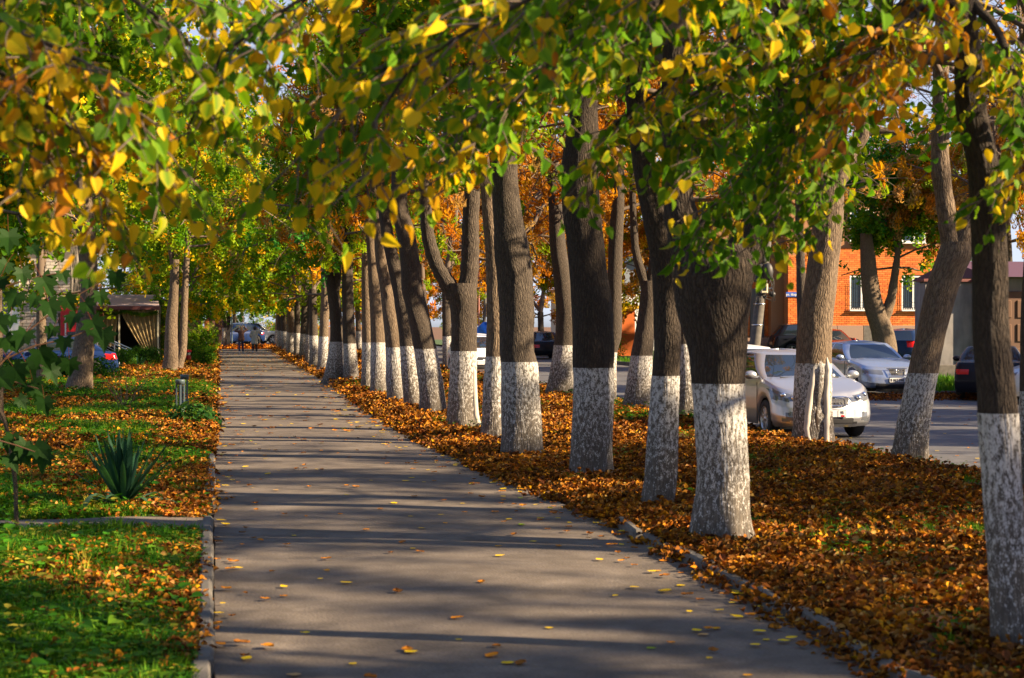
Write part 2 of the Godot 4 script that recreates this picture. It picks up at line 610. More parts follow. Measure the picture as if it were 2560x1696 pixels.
# a dead leaf rolled along its length
func curl(mb: MB, b: Basis, o: Vector3, l: float, c: Color) -> void:
	mb.col = c
	var rows := PackedVector3Array()
	var roll := rng.randf_range(0.3, 1.6)
	var bow := rng.randf_range(-0.2, 0.5)
	for j in 4:
		var y := j / 3.0
		var w: float = [0.1, 0.36, 0.33, 0.02][j] * l
		for i in 3:
			var x := (i - 1) * w
			rows.append(o + b * Vector3(x, y * l, absf(i - 1.0) * w * roll + bow * y * y * l))
	mb.grid(rows, 3, 4, false)
	mb.col = Color.WHITE


# ---------------------------------------------------------------- trees
func hermite(l: Array, y: float) -> Vector3:   # (x, z, r) at height y of a rising line [x, y, z, r, ...]
	var n := l.size() / 4
	var k := 0
	while k < n - 2 and y > l[(k + 1) * 4 + 1]:
		k += 1
	var y0: float = l[k * 4 + 1]
	var y1: float = l[k * 4 + 5]
	var t := clampf((y - y0) / maxf(0.001, y1 - y0), 0.0, 1.0)
	var out := Vector3.ZERO
	var ch := [0, 2, 3]
	for c in 3:
		var a: float = l[k * 4 + ch[c]]
		var b: float = l[k * 4 + 4 + ch[c]]
		var ma := (b - a)
		var mb_ := (b - a)
		if k > 0:
			ma = (b - float(l[k * 4 - 4 + ch[c]])) / maxf(0.001, y1 - float(l[k * 4 - 3])) * (y1 - y0)
		if k < n - 2:
			mb_ = (float(l[k * 4 + 8 + ch[c]]) - a) / maxf(0.001, float(l[k * 4 + 9]) - y0) * (y1 - y0)
		var t2 := t * t
		var t3 := t2 * t
		out[c] = a * (2 * t3 - 3 * t2 + 1) + ma * (t3 - 2 * t2 + t) + b * (3 * t2 - 2 * t3) + mb_ * (t3 - t2)
	return out


func bole(l: Array, y0: float, y1: float, vmax: float, root: Vector3, seg: int, step: float, id: float, swell := 0.0) -> MB:
	var mb := MB.new()
	var rows := maxi(2, int(ceil((y1 - y0) / step)) + 1)
	var p := PackedVector3Array()
	var t := PackedVector2Array()
	var rep := maxf(1.0, roundf(TAU * hermite(l, 0.8).z / 0.8))
	for j in rows:
		var y := y0 + (y1 - y0) * j / (rows - 1.0)
		var q := hermite(l, maxf(y, 0.0))
		for i in seg + 1:
			var a := -TAU * (i % seg) / seg
			var flute := 0.22 * exp(-maxf(y, 0.0) / 0.16) * sin(a * 5.0 + id) + 0.05 * exp(-maxf(y, 0.0) / 0.7) * sin(a * 3.0 + id * 2.0)
			var lump := 0.075 * bumps.get_noise_3d(cos(a) * 40.0 + id * 31.0, y * 45.0, sin(a) * 40.0)
			lump += 0.05 * bumps.get_noise_3d(cos(a) * 160.0 + id * 57.0, y * 60.0, sin(a) * 160.0)
			var r := q.z * (1.0 + flute + lump) + swell
			p.append(Vector3(q.x + cos(a) * r, y, q.y + sin(a) * r) - root)
			t.append(Vector2(rep * i / seg, 1.0 - y / 0.8 if vmax <= 0.0 else clampf(y / vmax, 0.002, 0.998)))
	mb.grid(p, seg + 1, rows, true, t)
	return mb


func grow(T: Dictionary, p: Vector3, d: Vector3, length: float, r: float, lvl: int) -> void:
	var nseg: int = [6, 4, 2][lvl]
	var pts := PackedVector3Array([p])
	var rads := PackedFloat32Array([r])
	var floor_: float = T.floor
	for k in nseg:
		d = (d + rv() * [0.22, 0.3, 0.35][lvl] + Vector3(0, [0.16, -0.03, -0.16][lvl], 0) * float(T.get("lift", 1.0))).normalized()
		p += d * length / nseg
		if p.y + T.root.y < floor_ - 0.25 and lvl > 0:
			break
		pts.append(p)
		rads.append(r * (1.0 - 0.8 * (k + 1) / nseg))
		if lvl < 2:
			var kids: int = T.kids[lvl]
			for c in kids:
				var axis := d.cross(rv()).normalized()
				var nd := d.rotated(axis, rng.randf_range(0.6, 1.25))
				if lvl == 0:
					nd = (nd + Vector3(0, -0.25 if k > 1 else 0.1, 0)).normalized()
				grow(T, p, nd, length * rng.randf_range(0.42, 0.68) * (1.0 if lvl == 0 else 0.62), r * 0.5 * (1.0 - 0.5 * k / nseg), lvl + 1)
	if pts.size() > 1 and not (lvl == 2 and T.far):
		T.br.tube(pts, rads, [6, 4, 3][lvl])
	if lvl == 2:
		for s in int(T.dense):
			var f := rng.randf()
			var q := pts[0].lerp(pts[pts.size() - 1], f) + rv() * 0.13
			if q.y + T.root.y < floor_ + rng.randf_range(-0.3, 0.3):
				continue
			var sc: float = T.leafsize * rng.randf_range(0.8, 1.25)
			var ax := (d * 0.5 + rv() * 0.8 + Vector3(0, -0.55, 0)).normalized()
			push(T.buf, along(ax, rv()).scaled_local(Vector3.ONE * sc), q, pick(T.colors))


const CROWNS := {
	"lime": ["lime", [GREEN, 5.0, DEEP, 1.0, LIME, 4.0, YELLOW, 1.4, GOLD, 0.4], 4.6, 1.15],
	"sparse": ["lime", [GREEN, 4.0, LIME, 4.0, YELLOW, 2.2, GOLD, 0.6], 1.6, 1.15],
	"full": ["lime", [GREEN, 4.6, LIME, 4.4, YELLOW, 2.0, GOLD, 0.5], 7.5, 1.1],
	"half": ["lime", [GREEN, 4.0, LIME, 4.0, YELLOW, 2.2, GOLD, 0.6], 2.8, 1.15],
	"green": ["lime", [GREEN, 5.0, Color(0.05, 0.24, 0.04), 3.0, LIME, 2.0, YELLOW, 0.4], 4.2, 1.2],
	"elm": ["lime", [LIME, 5.0, GREEN, 4.6, YELLOW, 2.2, GOLD, 0.4, TAN, 0.2], 4.6, 1.2],
	"mixed": ["chest", [LIME, 4.4, GREEN, 2.8, ORANGE, 1.6, GOLD, 2.0, TAN, 1.2], 2.2, 1.0],
	"chest": ["chest", [ORANGE, 3.2, BROWN, 1.2, GOLD, 2.4, TAN, 2.2, LIME, 2.0, GREEN, 0.8], 1.6, 1.0],
	"twiggy": ["chest", [ORANGE, 3.0, BROWN, 2.2, TAN, 3.0, GOLD, 1.6], 0.9, 0.95],
	"orange": ["chest", [GOLD, 3.6, ORANGE, 1.8, YELLOW, 2.2, LIME, 2.2, TAN, 1.8, BROWN, 0.6], 3.2, 1.05],
	"thin": ["chest", [GOLD, 3.0, ORANGE, 4.0, TAN, 1.6, LIME, 1.2, BROWN, 1.4], 1.25, 1.0],
}


func tree(d: Dictionary) -> Node3D:
	var lines: Array = d.lines
	var main: Array = lines[0]
	var root := Vector3(main[0], d.get("ground", 0.0), main[2])
	main = main.duplicate()
	var id := float(absi(hash(d.label)) % 1000) * 0.01
	var dist := root.distance_to(EYE)
	var far := dist > 58.0
	var o := thing(d.get("called", "whitewashed_tree" if d.paint > 0.0 else "tree"), d.label, "tree", root, 0.0, d.group)
	var n := int(id) % 3
	var seg := 30 if dist < 40.0 else (18 if dist < 70.0 else 12)
	var step := 0.07 if dist < 40.0 else (0.16 if dist < 70.0 else 0.35)
	var topy: float = main[main.size() - 3]
	var paint: float = d.paint
	if d.get("ground", 0.0) != 0.0:
		pass
	if paint > 0.0:
		part("whitewash", bole(main, -0.12, paint, paint, root * Vector3(1, 1, 1), seg, step, id, 0.002), M["whitewash_%d" % n], o)
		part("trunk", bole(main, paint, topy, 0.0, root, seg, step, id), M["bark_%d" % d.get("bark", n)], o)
	else:
		part("trunk", bole(main, -0.12, topy, 0.0, root, seg, step, id), M["bark_%d" % (2 if d.kind == "elm" else n)], o)
	var crown: Array = CROWNS.get(d.kind, CROWNS.lime)
	var T := {"root": root, "floor": d.floor, "br": MB.new(), "buf": PackedFloat32Array(), "far": far, "kids": [3, 2] if not far else [3, 2], "dense": crown[2] * (1.0 if not far else 1.0) * float(d.get("thick", 1.0)), "leafsize": crown[3] * (1.0 if dist < 40.0 else (1.15 if dist < 70.0 else 1.5)), "colors": crown[1], "lift": d.get("lift", 1.0)}
	var tips: Array = []
	if lines.size() == 1:
		tips.append(main)
	for k in range(1, lines.size()):
		var l: Array = lines[k]
		var pts := PackedVector3Array()
		var rads := PackedFloat32Array()
		var c := Curve3D.new()
		for q in range(0, l.size(), 4):
			var here := Vector3(l[q], l[q + 1], l[q + 2]) - root
			var tan_ := Vector3.ZERO
			if q > 0 and q < l.size() - 4:
				tan_ = (Vector3(l[q + 4], l[q + 5], l[q + 6]) - Vector3(l[q - 4], l[q - 3], l[q - 2])) / 6.0
			c.add_point(here, -tan_, tan_)
		var steps := (l.size() / 4 - 1) * 5
		for s in steps + 1:
			var f := float(s) / 5.0
			var q := mini(int(f), l.size() / 4 - 2)
			pts.append(c.sample(q, f - q))
			rads.append(lerpf(l[q * 4 + 3], l[q * 4 + 7], f - q) * 0.93 * (1.0 + 0.05 * sin(s * 1.7 + id)))
		var mb := MB.new()
		mb.tube(pts, rads, 18 if dist < 45.0 else 9, 0.8)
		part("limb", mb, M["bark_%d" % (2 if d.kind == "elm" else d.get("bark", n))], o)
		tips.append(l)
	if d.kind == "none":
		return o
	for l in tips:
		var m: int = l.size()
		var tip := Vector3(l[m - 4], l[m - 3], l[m - 2])
		var dir := (tip - Vector3(l[m - 8], l[m - 7], l[m - 6])).normalized()
		dir = (dir + Vector3(0, 0.5, 0)).normalized()
		var len_ := maxf(2.6, (float(d.top) - tip.y) * 0.85)
		grow(T, tip - root, dir, len_, float(l[m - 1]) * 0.92, 0)
		grow(T, tip - root, (dir + rv() * 0.8 + Vector3(0, 0.3, 0)).normalized(), len_ * 0.75, float(l[m - 1]) * 0.6, 0)
		# side boughs lower on the stem
		if d.get("low", true):
			for s in 3:
				var f := rng.randf_range(0.72, 0.98)
				var lo: float = maxf(d.floor + 0.1, lerpf(l[1], tip.y, f))
				if lo < tip.y:
					var h := hermite(l, lo)
					var a := rng.randf() * TAU
					grow(T, Vector3(h.x, lo, h.y) - root, Vector3(cos(a), 0.25, sin(a)).normalized(), rng.randf_range(2.2, 3.4), 0.05, 1)
	part("branches", T.br, M["twig"], o).set_meta("kind", "stuff")
	var sp: String = crown[0]
	many("crown", spray["%s_%d" % [sp, n]], M["leaf"], T.buf, o)
	return o


# a tree far enough away, or wholly above and beside the view, to need no traced outline
func plain_tree(label: String, group: String, kind: String, x: float, z: float, r: float, floor_: float, top: float, paint := 1.4, extra := {}) -> Node3D:
	var lean := rng.randf_range(-0.05, 0.05)
	var lz := rng.randf_range(-0.03, 0.03)
	var l: Array = []
	var h := floor_ + 0.4
	for y in [0.0, 0.12, 0.4, 1.0, 1.6, h * 0.75, h]:
		l.append_array([x + lean * y, y, z + lz * y, r * (1.28 - 0.28 * minf(1.0, y / 0.4)) * (1.0 - 0.07 * y)])
	var d := {"label": label, "group": group, "kind": kind, "floor": floor_, "top": top, "paint": paint, "lines": [l]}
	d.merge(extra)
	return tree(d)


# ---------------------------------------------------------------- low boughs of big leaves, hanging into the view
func bough(o: Node3D, br: MB, root: Vector3, pts: Array, r0: float, twigs: int, leaves: Array, reach := 0.75, tone := 0.0) -> void:
	var c := Curve3D.new()
	for q in pts.size():
		var tan_ := Vector3.ZERO
		if q > 0 and q < pts.size() - 1:
			tan_ = (pts[q + 1] - pts[q - 1]) / 6.0
		c.add_point(pts[q], -tan_, tan_)
	var L := c.get_baked_length()
	var tp := PackedVector3Array()
	var tr := PackedFloat32Array()
	for k in 15:
		tp.append(c.sample_baked(L * k / 14.0) - root + rv() * 0.012)
		tr.append(r0 * (1.0 - 0.82 * k / 14.0))
	var mb := MB.new()
	mb.tube(tp, tr, 8, 0.5)
	part("bough", mb, M["bark_0"], o)
	for k in twigs:
		var f := pow((k + 0.5) / twigs, 0.8)
		var p := c.sample_baked(L * (0.12 + 0.88 * f))
		var fd := (c.sample_baked(minf(L, L * (0.12 + 0.88 * f) + 0.05)) - c.sample_baked(L * (0.12 + 0.88 * f) - 0.05)).normalized()
		var side := fd.cross(Vector3.UP).normalized() * (1.0 if k % 2 == 0 else -1.0)
		twig(br, root, p, (fd * 0.6 + side * rng.randf_range(0.2, 0.9) + Vector3(0, rng.randf_range(-0.75, 0.35), 0) + rv() * 0.25).normalized(), reach * rng.randf_range(0.55, 1.2), leaves, tone, 1)


func twig(br: MB, root: Vector3, p: Vector3, d: Vector3, length: float, leaves: Array, tone: float, forks: int) -> void:
	var steps := maxi(3, int(length / 0.07))
	var pts := PackedVector3Array([p - root])
	var rads := PackedFloat32Array([0.0055])
	var age := clampf(tone + rng.randf_range(-0.3, 0.42), 0.0, 1.0)
	for k in steps:
		d = (d + Vector3(0, -0.11, 0) + rv() * 0.14).normalized()
		p += d * 0.07
		pts.append(p - root)
		rads.append(0.0055 * (1.0 - 0.75 * (k + 1) / steps))
		var side := d.cross(Vector3.UP).normalized() * (1.0 if k % 2 == 0 else -1.0)
		if rng.randf() < 0.9:
			leaves.append([p + side * 0.02, (side * 0.55 + d * 0.35 + Vector3(0, -0.75, 0) + rv() * 0.4).normalized(), 0.03 + 0.05 * pow(rng.randf(), 0.8), clampf(age + rng.randf_range(-0.2, 0.2), 0.0, 1.0)])
		if forks > 0 and k % 3 == 1:
			twig(br, root, p, (d * 0.7 + side * 0.8 + rv() * 0.3).normalized(), length * 0.55, leaves, tone, forks - 1)
	br.tube(pts, rads, 4, 0.5)


const AGES := [[DEEP, GREEN], [GREEN, GREEN], [GREEN, Color(0.2, 0.34, 0.01)], [Color(0.13, 0.27, 0.01), Color(0.5, 0.46, 0.012)], [Color(0.55, 0.46, 0.014), Color(0.75, 0.5, 0.012)], [YELLOW, YELLOW], [GOLD, Color(0.7, 0.42, 0.012)], [ORANGE, BROWN]]
var leaf_kinds: Array = []


func hang_leaves(o: Node3D, root: Vector3, leaves: Array) -> void:
	if leaf_kinds.is_empty():
		for a in AGES.size():
			for s in 3:
				var mb := MB.new()
				mb.col = Color(0.15, 0.16, 0.02)
				mb.rod(Vector3(0, -0.3, 0), Vector3(0, 0.02, 0), 0.012, 3)
				heart(mb, Basis.IDENTITY, Vector3.ZERO, 1.0, AGES[a][0], AGES[a][1], [0.12, 0.42, 0.8][s], [1.0, 0.9, 0.78][s])
				leaf_kinds.append(mb.mesh())
	var look := Basis(Vector3.UP, -0.1692)
	for l in leaves:
		var q: Vector3 = look.inverse() * (l[0] - EYE)
		var inside := q.z < -1.0 and absf(q.x / q.z) < 0.3 and absf(q.y / q.z) < 0.2
		l.append((-q.z / l[2]) if inside else 1e6 - q.z)
	leaves.sort_custom(func(a, b): return a[4] < b[4])
	var rest: Dictionary = {}
	for k in leaves.size():
		var l: Array = leaves[k]
		var face := rv() + Vector3(0.2, 0.25, 0.5)
		var b := along(l[1], face).scaled_local(Vector3(1, 1, 1) * l[2])
		var age := clampi(int(l[3] * 7.99), 0, 7)
		var which: int = age * 3 + k % 3
		if k < 300:
			var m := MeshInstance3D.new()
			m.name = "leaf" if k == 0 else "leaf_%03d" % k
			m.mesh = leaf_kinds[which]
			m.set_surface_override_material(0, M.leaf)
			o.add_child(m, true)
			m.transform = Transform3D(b, l[0] - root)
		else:
			if not rest.has(which):
				rest[which] = PackedFloat32Array()
			push(rest[which], b, l[0] - root, Color(1, 1, 1) * rng.randf_range(0.75, 1.2))
	var keys := rest.keys()
	keys.sort()
	for w in keys:
		var many_ := many("foliage" if w == keys[0] else "foliage_%03d" % w, leaf_kinds[w], M.leaf, rest[w], o)
		many_.set_meta("kind", "stuff")


# ---------------------------------------------------------------- the ground and what lies on it
func path_right(z: float) -> float:
	var k := [[0.0, 3.55], [9.0, 3.57], [12.0, 3.64], [16.6, 3.68], [22.6, 3.36], [34.0, 3.22], [45.0, 3.45], [55.6, 3.69], [80.0, 3.85], [124.0, 4.15], [150.0, 4.3]]
	for i in range(1, k.size()):
		if -z <= k[i][0]:
			return lerpf(k[i - 1][1], k[i][1], clampf((-z - k[i - 1][0]) / (k[i][0] - k[i - 1][0]), 0, 1)) + 0.06 * bumps.get_noise_1d(z * 60.0)
	return 4.3


func verge_y(x: float, z: float) -> float:
	var e := path_right(z)
	var up := smoothstep(e - 0.12, e + 0.55, x) * (1.0 - smoothstep(8.6, 9.5, x))
	return -0.05 + 0.05 * smoothstep(e - 0.06, e + 0.02, x) + up * (0.06 + 0.05 * bumps.get_noise_2d(x * 22.0, z * 22.0))


func lawn_y(x: float, z: float) -> float:
	return 0.03 + smoothstep(0.0, 1.2, -x - 0.1) * (0.06 + 0.08 * bumps.get_noise_2d(x * 14.0, z * 14.0))


func sheet(x0: float, x1: float, z0: float, z1: float, nx: int, nz: int, f: Callable) -> MB:
	var mb := MB.new()
	var p := PackedVector3Array()
	for j in nz + 1:
		var z := lerpf(z0, z1, float(j) / nz)
		for i in nx + 1:
			var x := lerpf(x0, x1, float(i) / nx)
			p.append(Vector3(x, f.call(x, z), z))
	mb.grid(p, nx + 1, nz + 1, false)
	return mb


func setting() -> void:
	var g := MB.new()
	g.grid(PackedVector3Array([Vector3(-500, -0.06, 60), Vector3(500, -0.06, 60), Vector3(-500, -0.06, -900), Vector3(500, -0.06, -900)]), 2, 2, false)
	struct("ground", g, M.earth)
	# path, wavy at its right edge
	var p := MB.new()
	var pp := PackedVector3Array()
	var nz := 320
	for j in nz + 1:
		var z := 6.0 - 137.0 * j / nz
		pp.append(Vector3(-0.02 + 0.03 * bumps.get_noise_1d(z * 40.0 + 900.0) - (0.28 * smoothstep(70.0, 120.0, -z)), 0.0, z))
		pp.append(Vector3(1.7, 0.012, z))
		pp.append(Vector3(path_right(z), 0.0, z))
	p.grid(pp, 3, nz + 1, false)
	struct("path", p, M.path_asphalt)
	struct("verge", sheet(3.05, 9.62, 6, -150, 26, 400, verge_y), M.earth)
	struct("lawn", sheet(-26, -0.06, 6, -128, 40, 260, lawn_y), M.turf)
	var side := sheet(-9, -0.13, -15.75, -16.72, 40, 8, func(x, z): return lawn_y(x, z) + 0.022)
	struct("side_path", side, M.path_asphalt)
	struct("road", sheet(9.2, 40, 8, -42.6, 12, 20, func(x, z): return -0.02), M.road_asphalt)
	var r2 := sheet(9.2, 18.5, -42.6, -190, 6, 40, func(x, z): return -0.02)
	struct("road", r2, M.road_asphalt)
	var far_street := sheet(-40, 9.2, -136, -175, 10, 6, func(x, z): return -0.03 + 0.2 * smoothstep(136.0, 146.0, -z))
	struct("street", far_street, M.road_asphalt)
	struct("far_verge", sheet(18.72, 60, -42.9, -190, 26, 100, func(x, z): return 0.10 + 0.05 * bumps.get_noise_2d(x * 14.0, z * 14.0)), M.turf)
	# kerbs: single stones
	var kerb := thing("kerb", "", "", Vector3.ZERO)
	kerb.remove_meta("label")
	kerb.remove_meta("category")
	kerb.set_meta("kind", "structure")
	var z := 3.0
	var i := 0
	var stone: Array = []
	for k in 4:
		var mb := MB.new()
		mb.box(Vector3.ZERO, Vector3(0.1, 0.2, 0.985), Basis.IDENTITY, 0.014 + 0.004 * k)
		stone.append(mb.mesh())
	while z > -24.5:
		if z > -16.9 or z < -17.2:
			var k := put("kerb_stone", stone[i % 4], M.concrete, kerb, Vector3(-0.075 + rng.randf_range(-0.012, 0.012), -0.005 + rng.randf_range(-0.014, 0.012), z))
			k.rotation = Vector3(rng.randf_range(-0.012, 0.012), rng.randf_range(-0.012, 0.012), rng.randf_range(-0.04, 0.04))
		z -= 1.0
		i += 1
	var kr := thing("kerb", "", "", Vector3.ZERO)
	kr.remove_meta("label")
	kr.remove_meta("category")
	kr.set_meta("kind", "structure")
	for q in [2.0, 1.0, 0.0, -1.0, -2.0, -3.0, -4.0, -5.0, -6.0, -7.0, -8.0, -9.05, -10.1, -11.15, -12.15, -13.2, -14.25, -15.3, -36.3, -53.2]:
		var k := put("kerb_stone", stone[int(absf(q)) % 4], M.concrete, kr, Vector3(path_right(q) + 0.05 + rng.randf_range(-0.025, 0.025), -0.012 + rng.randf_range(-0.025, 0.02), q))
		k.rotation = Vector3(rng.randf_range(-0.02, 0.02), (path_right(q + 0.5) - path_right(q - 0.5)) + rng.randf_range(-0.05, 0.05), rng.randf_range(-0.25, 0.05))
	var kf := thing("kerb", "", "", Vector3.ZERO)
	kf.remove_meta("label")
	kf.remove_meta("category")
	kf.set_meta("kind", "structure")
	for q in 60:
		put("kerb_stone", stone[q % 4], M.concrete, kf, Vector3(18.62, 0.03, -43.3 - q))
	for q in 12:
		var k := put("kerb_stone", stone[q % 4], M.concrete, kf, Vector3(19.2 + q, 0.03, -42.75))
		k.rotation.y = PI / 2


# a leaf lying nearly flat, edges a little raised; size 0.1 m
func lay(mb: MB, lift: float, c: Color) -> void:
	mb.col = c
	var rows := PackedVector3Array()
	for j in 6:
		var y := j / 5.0
		var w: float = [0.012, 0.036, 0.042, 0.036, 0.02, 0.001][j]
		for i in 5:
			var x := (i - 2) * 0.5
			rows.append(Vector3(x * w, 0.004 + 0.012 * lift * (x * x + 0.8 * pow(y - 0.4, 2.0) + 0.3 * sin(j * 2.1 + i)) + 0.004 * lift, 0.05 - y * 0.1))
	mb.grid(rows, 5, 6, false)
	mb.col = Color.WHITE


func scatter() -> void:
	# dead leaves heaped over the right verge and drifting on to the path
	var bufs: Array = [PackedFloat32Array(), PackedFloat32Array(), PackedFloat32Array(), PackedFloat32Array()]
	for band in [[7.0, 16.0, 9500, 1.0], [16.0, 27.0, 9500, 1.05], [27.0, 45.0, 8500, 1.3], [45.0, 80.0, 5000, 1.9], [80.0, 136.0, 3000, 2.6]]:
		for k in int(band[2]):
			var z := -rng.randf_range(band[0], band[1])
			var x := rng.randf_range(path_right(z) - 0.06, 9.45)
			if z > -16.2 and x < path_right(z) + 0.15 and rng.randf() < 0.55:
				continue
			var green := bumps.get_noise_2d(x * 26.0 + 400.0, z * 9.0) + smoothstep(7.2, 9.4, x) * 0.45
			if green > 0.24 and rng.randf() < 0.82:
				continue
			if bumps.get_noise_2d(x * 60.0 - 900.0, z * 60.0) < -0.22 and rng.randf() < 0.6:
				continue
			var tone := 1.0 + 0.5 * bumps.get_noise_2d(x * 30.0, z * 30.0)
			push(bufs[k % 4], turned().scaled_local(Vector3.ONE * band[3] * rng.randf_range(0.8, 1.2)), Vector3(x, verge_y(x, z) + 0.004, z), Color(tone, tone * rng.randf_range(0.92, 1.22), tone))
	# left side: heaps between the grass, thick by the path
	for band in [[8.0, 17.0, 1500, 0.9], [17.2, 26.0, 2600, 1.05], [26.0, 40.0, 2400, 1.3], [40.0, 75.0, 3600, 1.8], [75.0, 135.0, 1800, 2.4]]:
		for k in int(band[2]):
			var z := -rng.randf_range(band[0], band[1])
			var wide: float = clampf(-z * 0.14, 1.6, 9.0)
			var x := -0.16 - wide * pow(rng.randf(), 1.5)
			if z < -15.6 and z > -16.8:
				continue
			var patch := bumps.get_noise_2d(x * 16.0 + 77.0, z * 8.0 + 300.0)
			var want := patch > 0.02
			if -z < 17.0:
				want = patch > 0.06 and rng.randf() < 0.8
			elif -z > 44.0 and -z < 53.0 and x > -1.8:
				want = false
			elif -z > 53.0:
				want = patch > -0.45
			elif x > -0.9:
				want = patch > -0.3
			if not want and rng.randf() > 0.12:
				continue
			var tone := rng.randf_range(0.85, 1.5)
			push(bufs[k % 4], turned().scaled_local(Vector3.ONE * band[3] * rng.randf_range(0.75, 1.1)), Vector3(x, lawn_y(x, z) + 0.01, z), Color(tone, tone * rng.randf_range(0.9, 1.2), tone))
	# end of the path and the far gutter
	for k in 1500:
		var z := -rng.randf_range(129, 138)
		var x := rng.randf_range(-9.0, 5.0)
		push(bufs[k % 4], turned().scaled_local(Vector3.ONE * 2.6), Vector3(x, 0.02, z), Color(1.9, 1.7, 1.1))
	for k in 700:
		var t := rng.randf()
		push(bufs[k % 4], turned().scaled_local(Vector3.ONE * 1.2), Vector3(rng.randf_range(16.0, 30.0), -0.01, -42.4 + pow(t, 2.0) * 1.8), Color(0.8, 0.7, 0.8))
	for k in 4:
		many("leaf_litter", spray["litter_%d" % k], M.dry_leaf, bufs[k])
	# grass and weeds
	var gb: Array = [PackedFloat32Array(), PackedFloat32Array(), PackedFloat32Array()]
	var wb: Array = [PackedFloat32Array(), PackedFloat32Array()]
	for band in [[8.0, 15.6, 6500, 1.0], [16.8, 26.0, 5500, 1.1], [26.0, 42.0, 7000, 1.5], [42.0, 64.0, 6000, 2.1], [64.0, 110.0, 2000, 3.0]]:
		for k in int(band[2]):
			var z := -rng.randf_range(band[0], band[1])
			var wide: float = clampf(-z * 0.16, 1.7, 12.0)
			var x := -0.16 - wide * rng.randf()
			var patch := bumps.get_noise_2d(x * 16.0 + 77.0, z * 8.0 + 300.0)
			var bare := patch > 0.05
			if -z < 16.0:
				bare = patch > 0.3
			if -z > 53.0 and x > -4.0:
				bare = true
			if -z > 44.0 and -z < 53.0:
				bare = false
			if bare and rng.randf() < 0.8:
				continue
			var hue: Color = pick([Color(0.055, 0.20, 0.012), 4.0, Color(0.12, 0.27, 0.014), 3.0, Color(0.03, 0.115, 0.008), 2.4, Color(0.30, 0.34, 0.03), 1.0])
			var sc: float = band[3] * rng.randf_range(0.7, 1.3)
			if rng.randf() < 0.7:
				push(gb[k % 3], Basis(Vector3.UP, rng.randf() * TAU).scaled_local(Vector3(sc, sc * 0.9, sc)), Vector3(x, lawn_y(x, z), z), hue)
			else:
				push(wb[k % 2], Basis(Vector3.UP, rng.randf() * TAU).scaled_local(Vector3(sc, sc * 0.8, sc)), Vector3(x, lawn_y(x, z), z), hue)
	# green showing through on the right
	for k in 9000:
		var z := -rng.randf_range(8.0, 60.0)
		var x := rng.randf_range(4.0, 9.5)
		var green := bumps.get_noise_2d(x * 26.0 + 400.0, z * 9.0) + smoothstep(7.2, 9.4, x) * 0.45
		if green < 0.2 and rng.randf() > 0.05:
			continue
		var sc := rng.randf_range(0.7, 1.4) * (1.0 if -z < 30.0 else 1.6)
		var hue: Color = pick([Color(0.06, 0.18, 0.012), 3.0, Color(0.12, 0.22, 0.014), 3.0])
		if rng.randf() < 0.7:
			push(gb[k % 3], Basis(Vector3.UP, rng.randf() * TAU).scaled_local(Vector3(sc, sc * 0.8, sc)), Vector3(x, verge_y(x, z), z), hue)
		else:
			push(wb[k % 2], Basis(Vector3.UP, rng.randf() * TAU).scaled_local(Vector3.ONE * sc), Vector3(x, verge_y(x, z), z), hue)
	for k in 3500:
		var z := -rng.randf_range(43.0, 80.0)
		var x := rng.randf_range(18.75, 27.0)
		var sc := rng.randf_range(2.0, 3.4)
		push(gb[k % 3], Basis(Vector3.UP, rng.randf() * TAU).scaled_local(Vector3.ONE * sc), Vector3(x, 0.1, z), pick([Color(0.07, 0.22, 0.012), 3.0, Color(0.14, 0.26, 0.014), 2.0]))
	# taller tufts and broad weeds close by on the left
	for k in 560:
		var z := -rng.randf_range(8.0, 24.0)
		var x := -0.2 - 2.6 * rng.randf()
		if z < -15.6 and z > -16.8:
			continue
		var hue: Color = pick([Color(0.05, 0.2, 0.012), 3.0, Color(0.14, 0.3, 0.02), 2.0, Color(0.4, 0.36, 0.05), 0.7])
		if k % 3:
			push(gb[k % 3], Basis(Vector3.UP, rng.randf() * TAU).scaled_local(Vector3(1.5, rng.randf_range(1.2, 1.8), 1.5)), Vector3(x, lawn_y(x, z), z), hue)
		else:
			push(wb[k % 2], Basis(Vector3.UP, rng.randf() * TAU).scaled_local(Vector3.ONE * rng.randf_range(1.3, 2.2)), Vector3(x, lawn_y(x, z), z), hue)
	for k in 3:
		many("grass", spray["grass_%d" % k], M.blade, gb[k])
	for k in 2:
		many("weeds", spray["weed_%d" % k], M.blade, wb[k])
	# loose leaves on the asphalt: the nearer ones are things of their own
	var forms: Array = []
	for k in 8:
		var mb := MB.new()
		lay(mb, [0.25, 0.4, 0.9, 0.6, 0.2, 0.35, 1.1, 0.3][k], [YELLOW, GOLD, BROWN, ORANGE, YELLOW, TAN, BROWN, LIME][k])
		forms.append(mb.mesh())
	for k in 96:
		var z := -8.3 - 24.0 * pow(rng.randf(), 1.1)
		var x := rng.randf_range(0.05, path_right(z) - 0.1)
		if rng.randf() < 0.35:
			x = path_right(z) - 0.1 - 0.9 * pow(rng.randf(), 2.0)
		var f: int = [0, 0, 1, 2, 2, 3, 4, 4, 5, 6, 6, 3, 7][rng.randi() % 13]
		var yellow: bool = f in [0, 1, 4, 7]
		var m := put("fallen_leaf", forms[f], M.dry_leaf, null, Vector3(x, 0.012 * (1.0 - absf(x - 1.7) / 1.7) + 0.006, z))
		m.rotation = Vector3(0, rng.randf() * TAU, 0)
		m.scale = Vector3.ONE * rng.randf_range(0.45, 0.85)
		if yellow:
			tag(m, "yellow fallen leaf lying singly on the grey asphalt path", "leaf", "yellow leaves on the path")
		else:
			tag(m, "brown curled fallen leaf lying singly on the grey asphalt path", "leaf", "brown leaves on the path")
	var lb: Array = [PackedFloat32Array(), PackedFloat32Array(), PackedFloat32Array()]
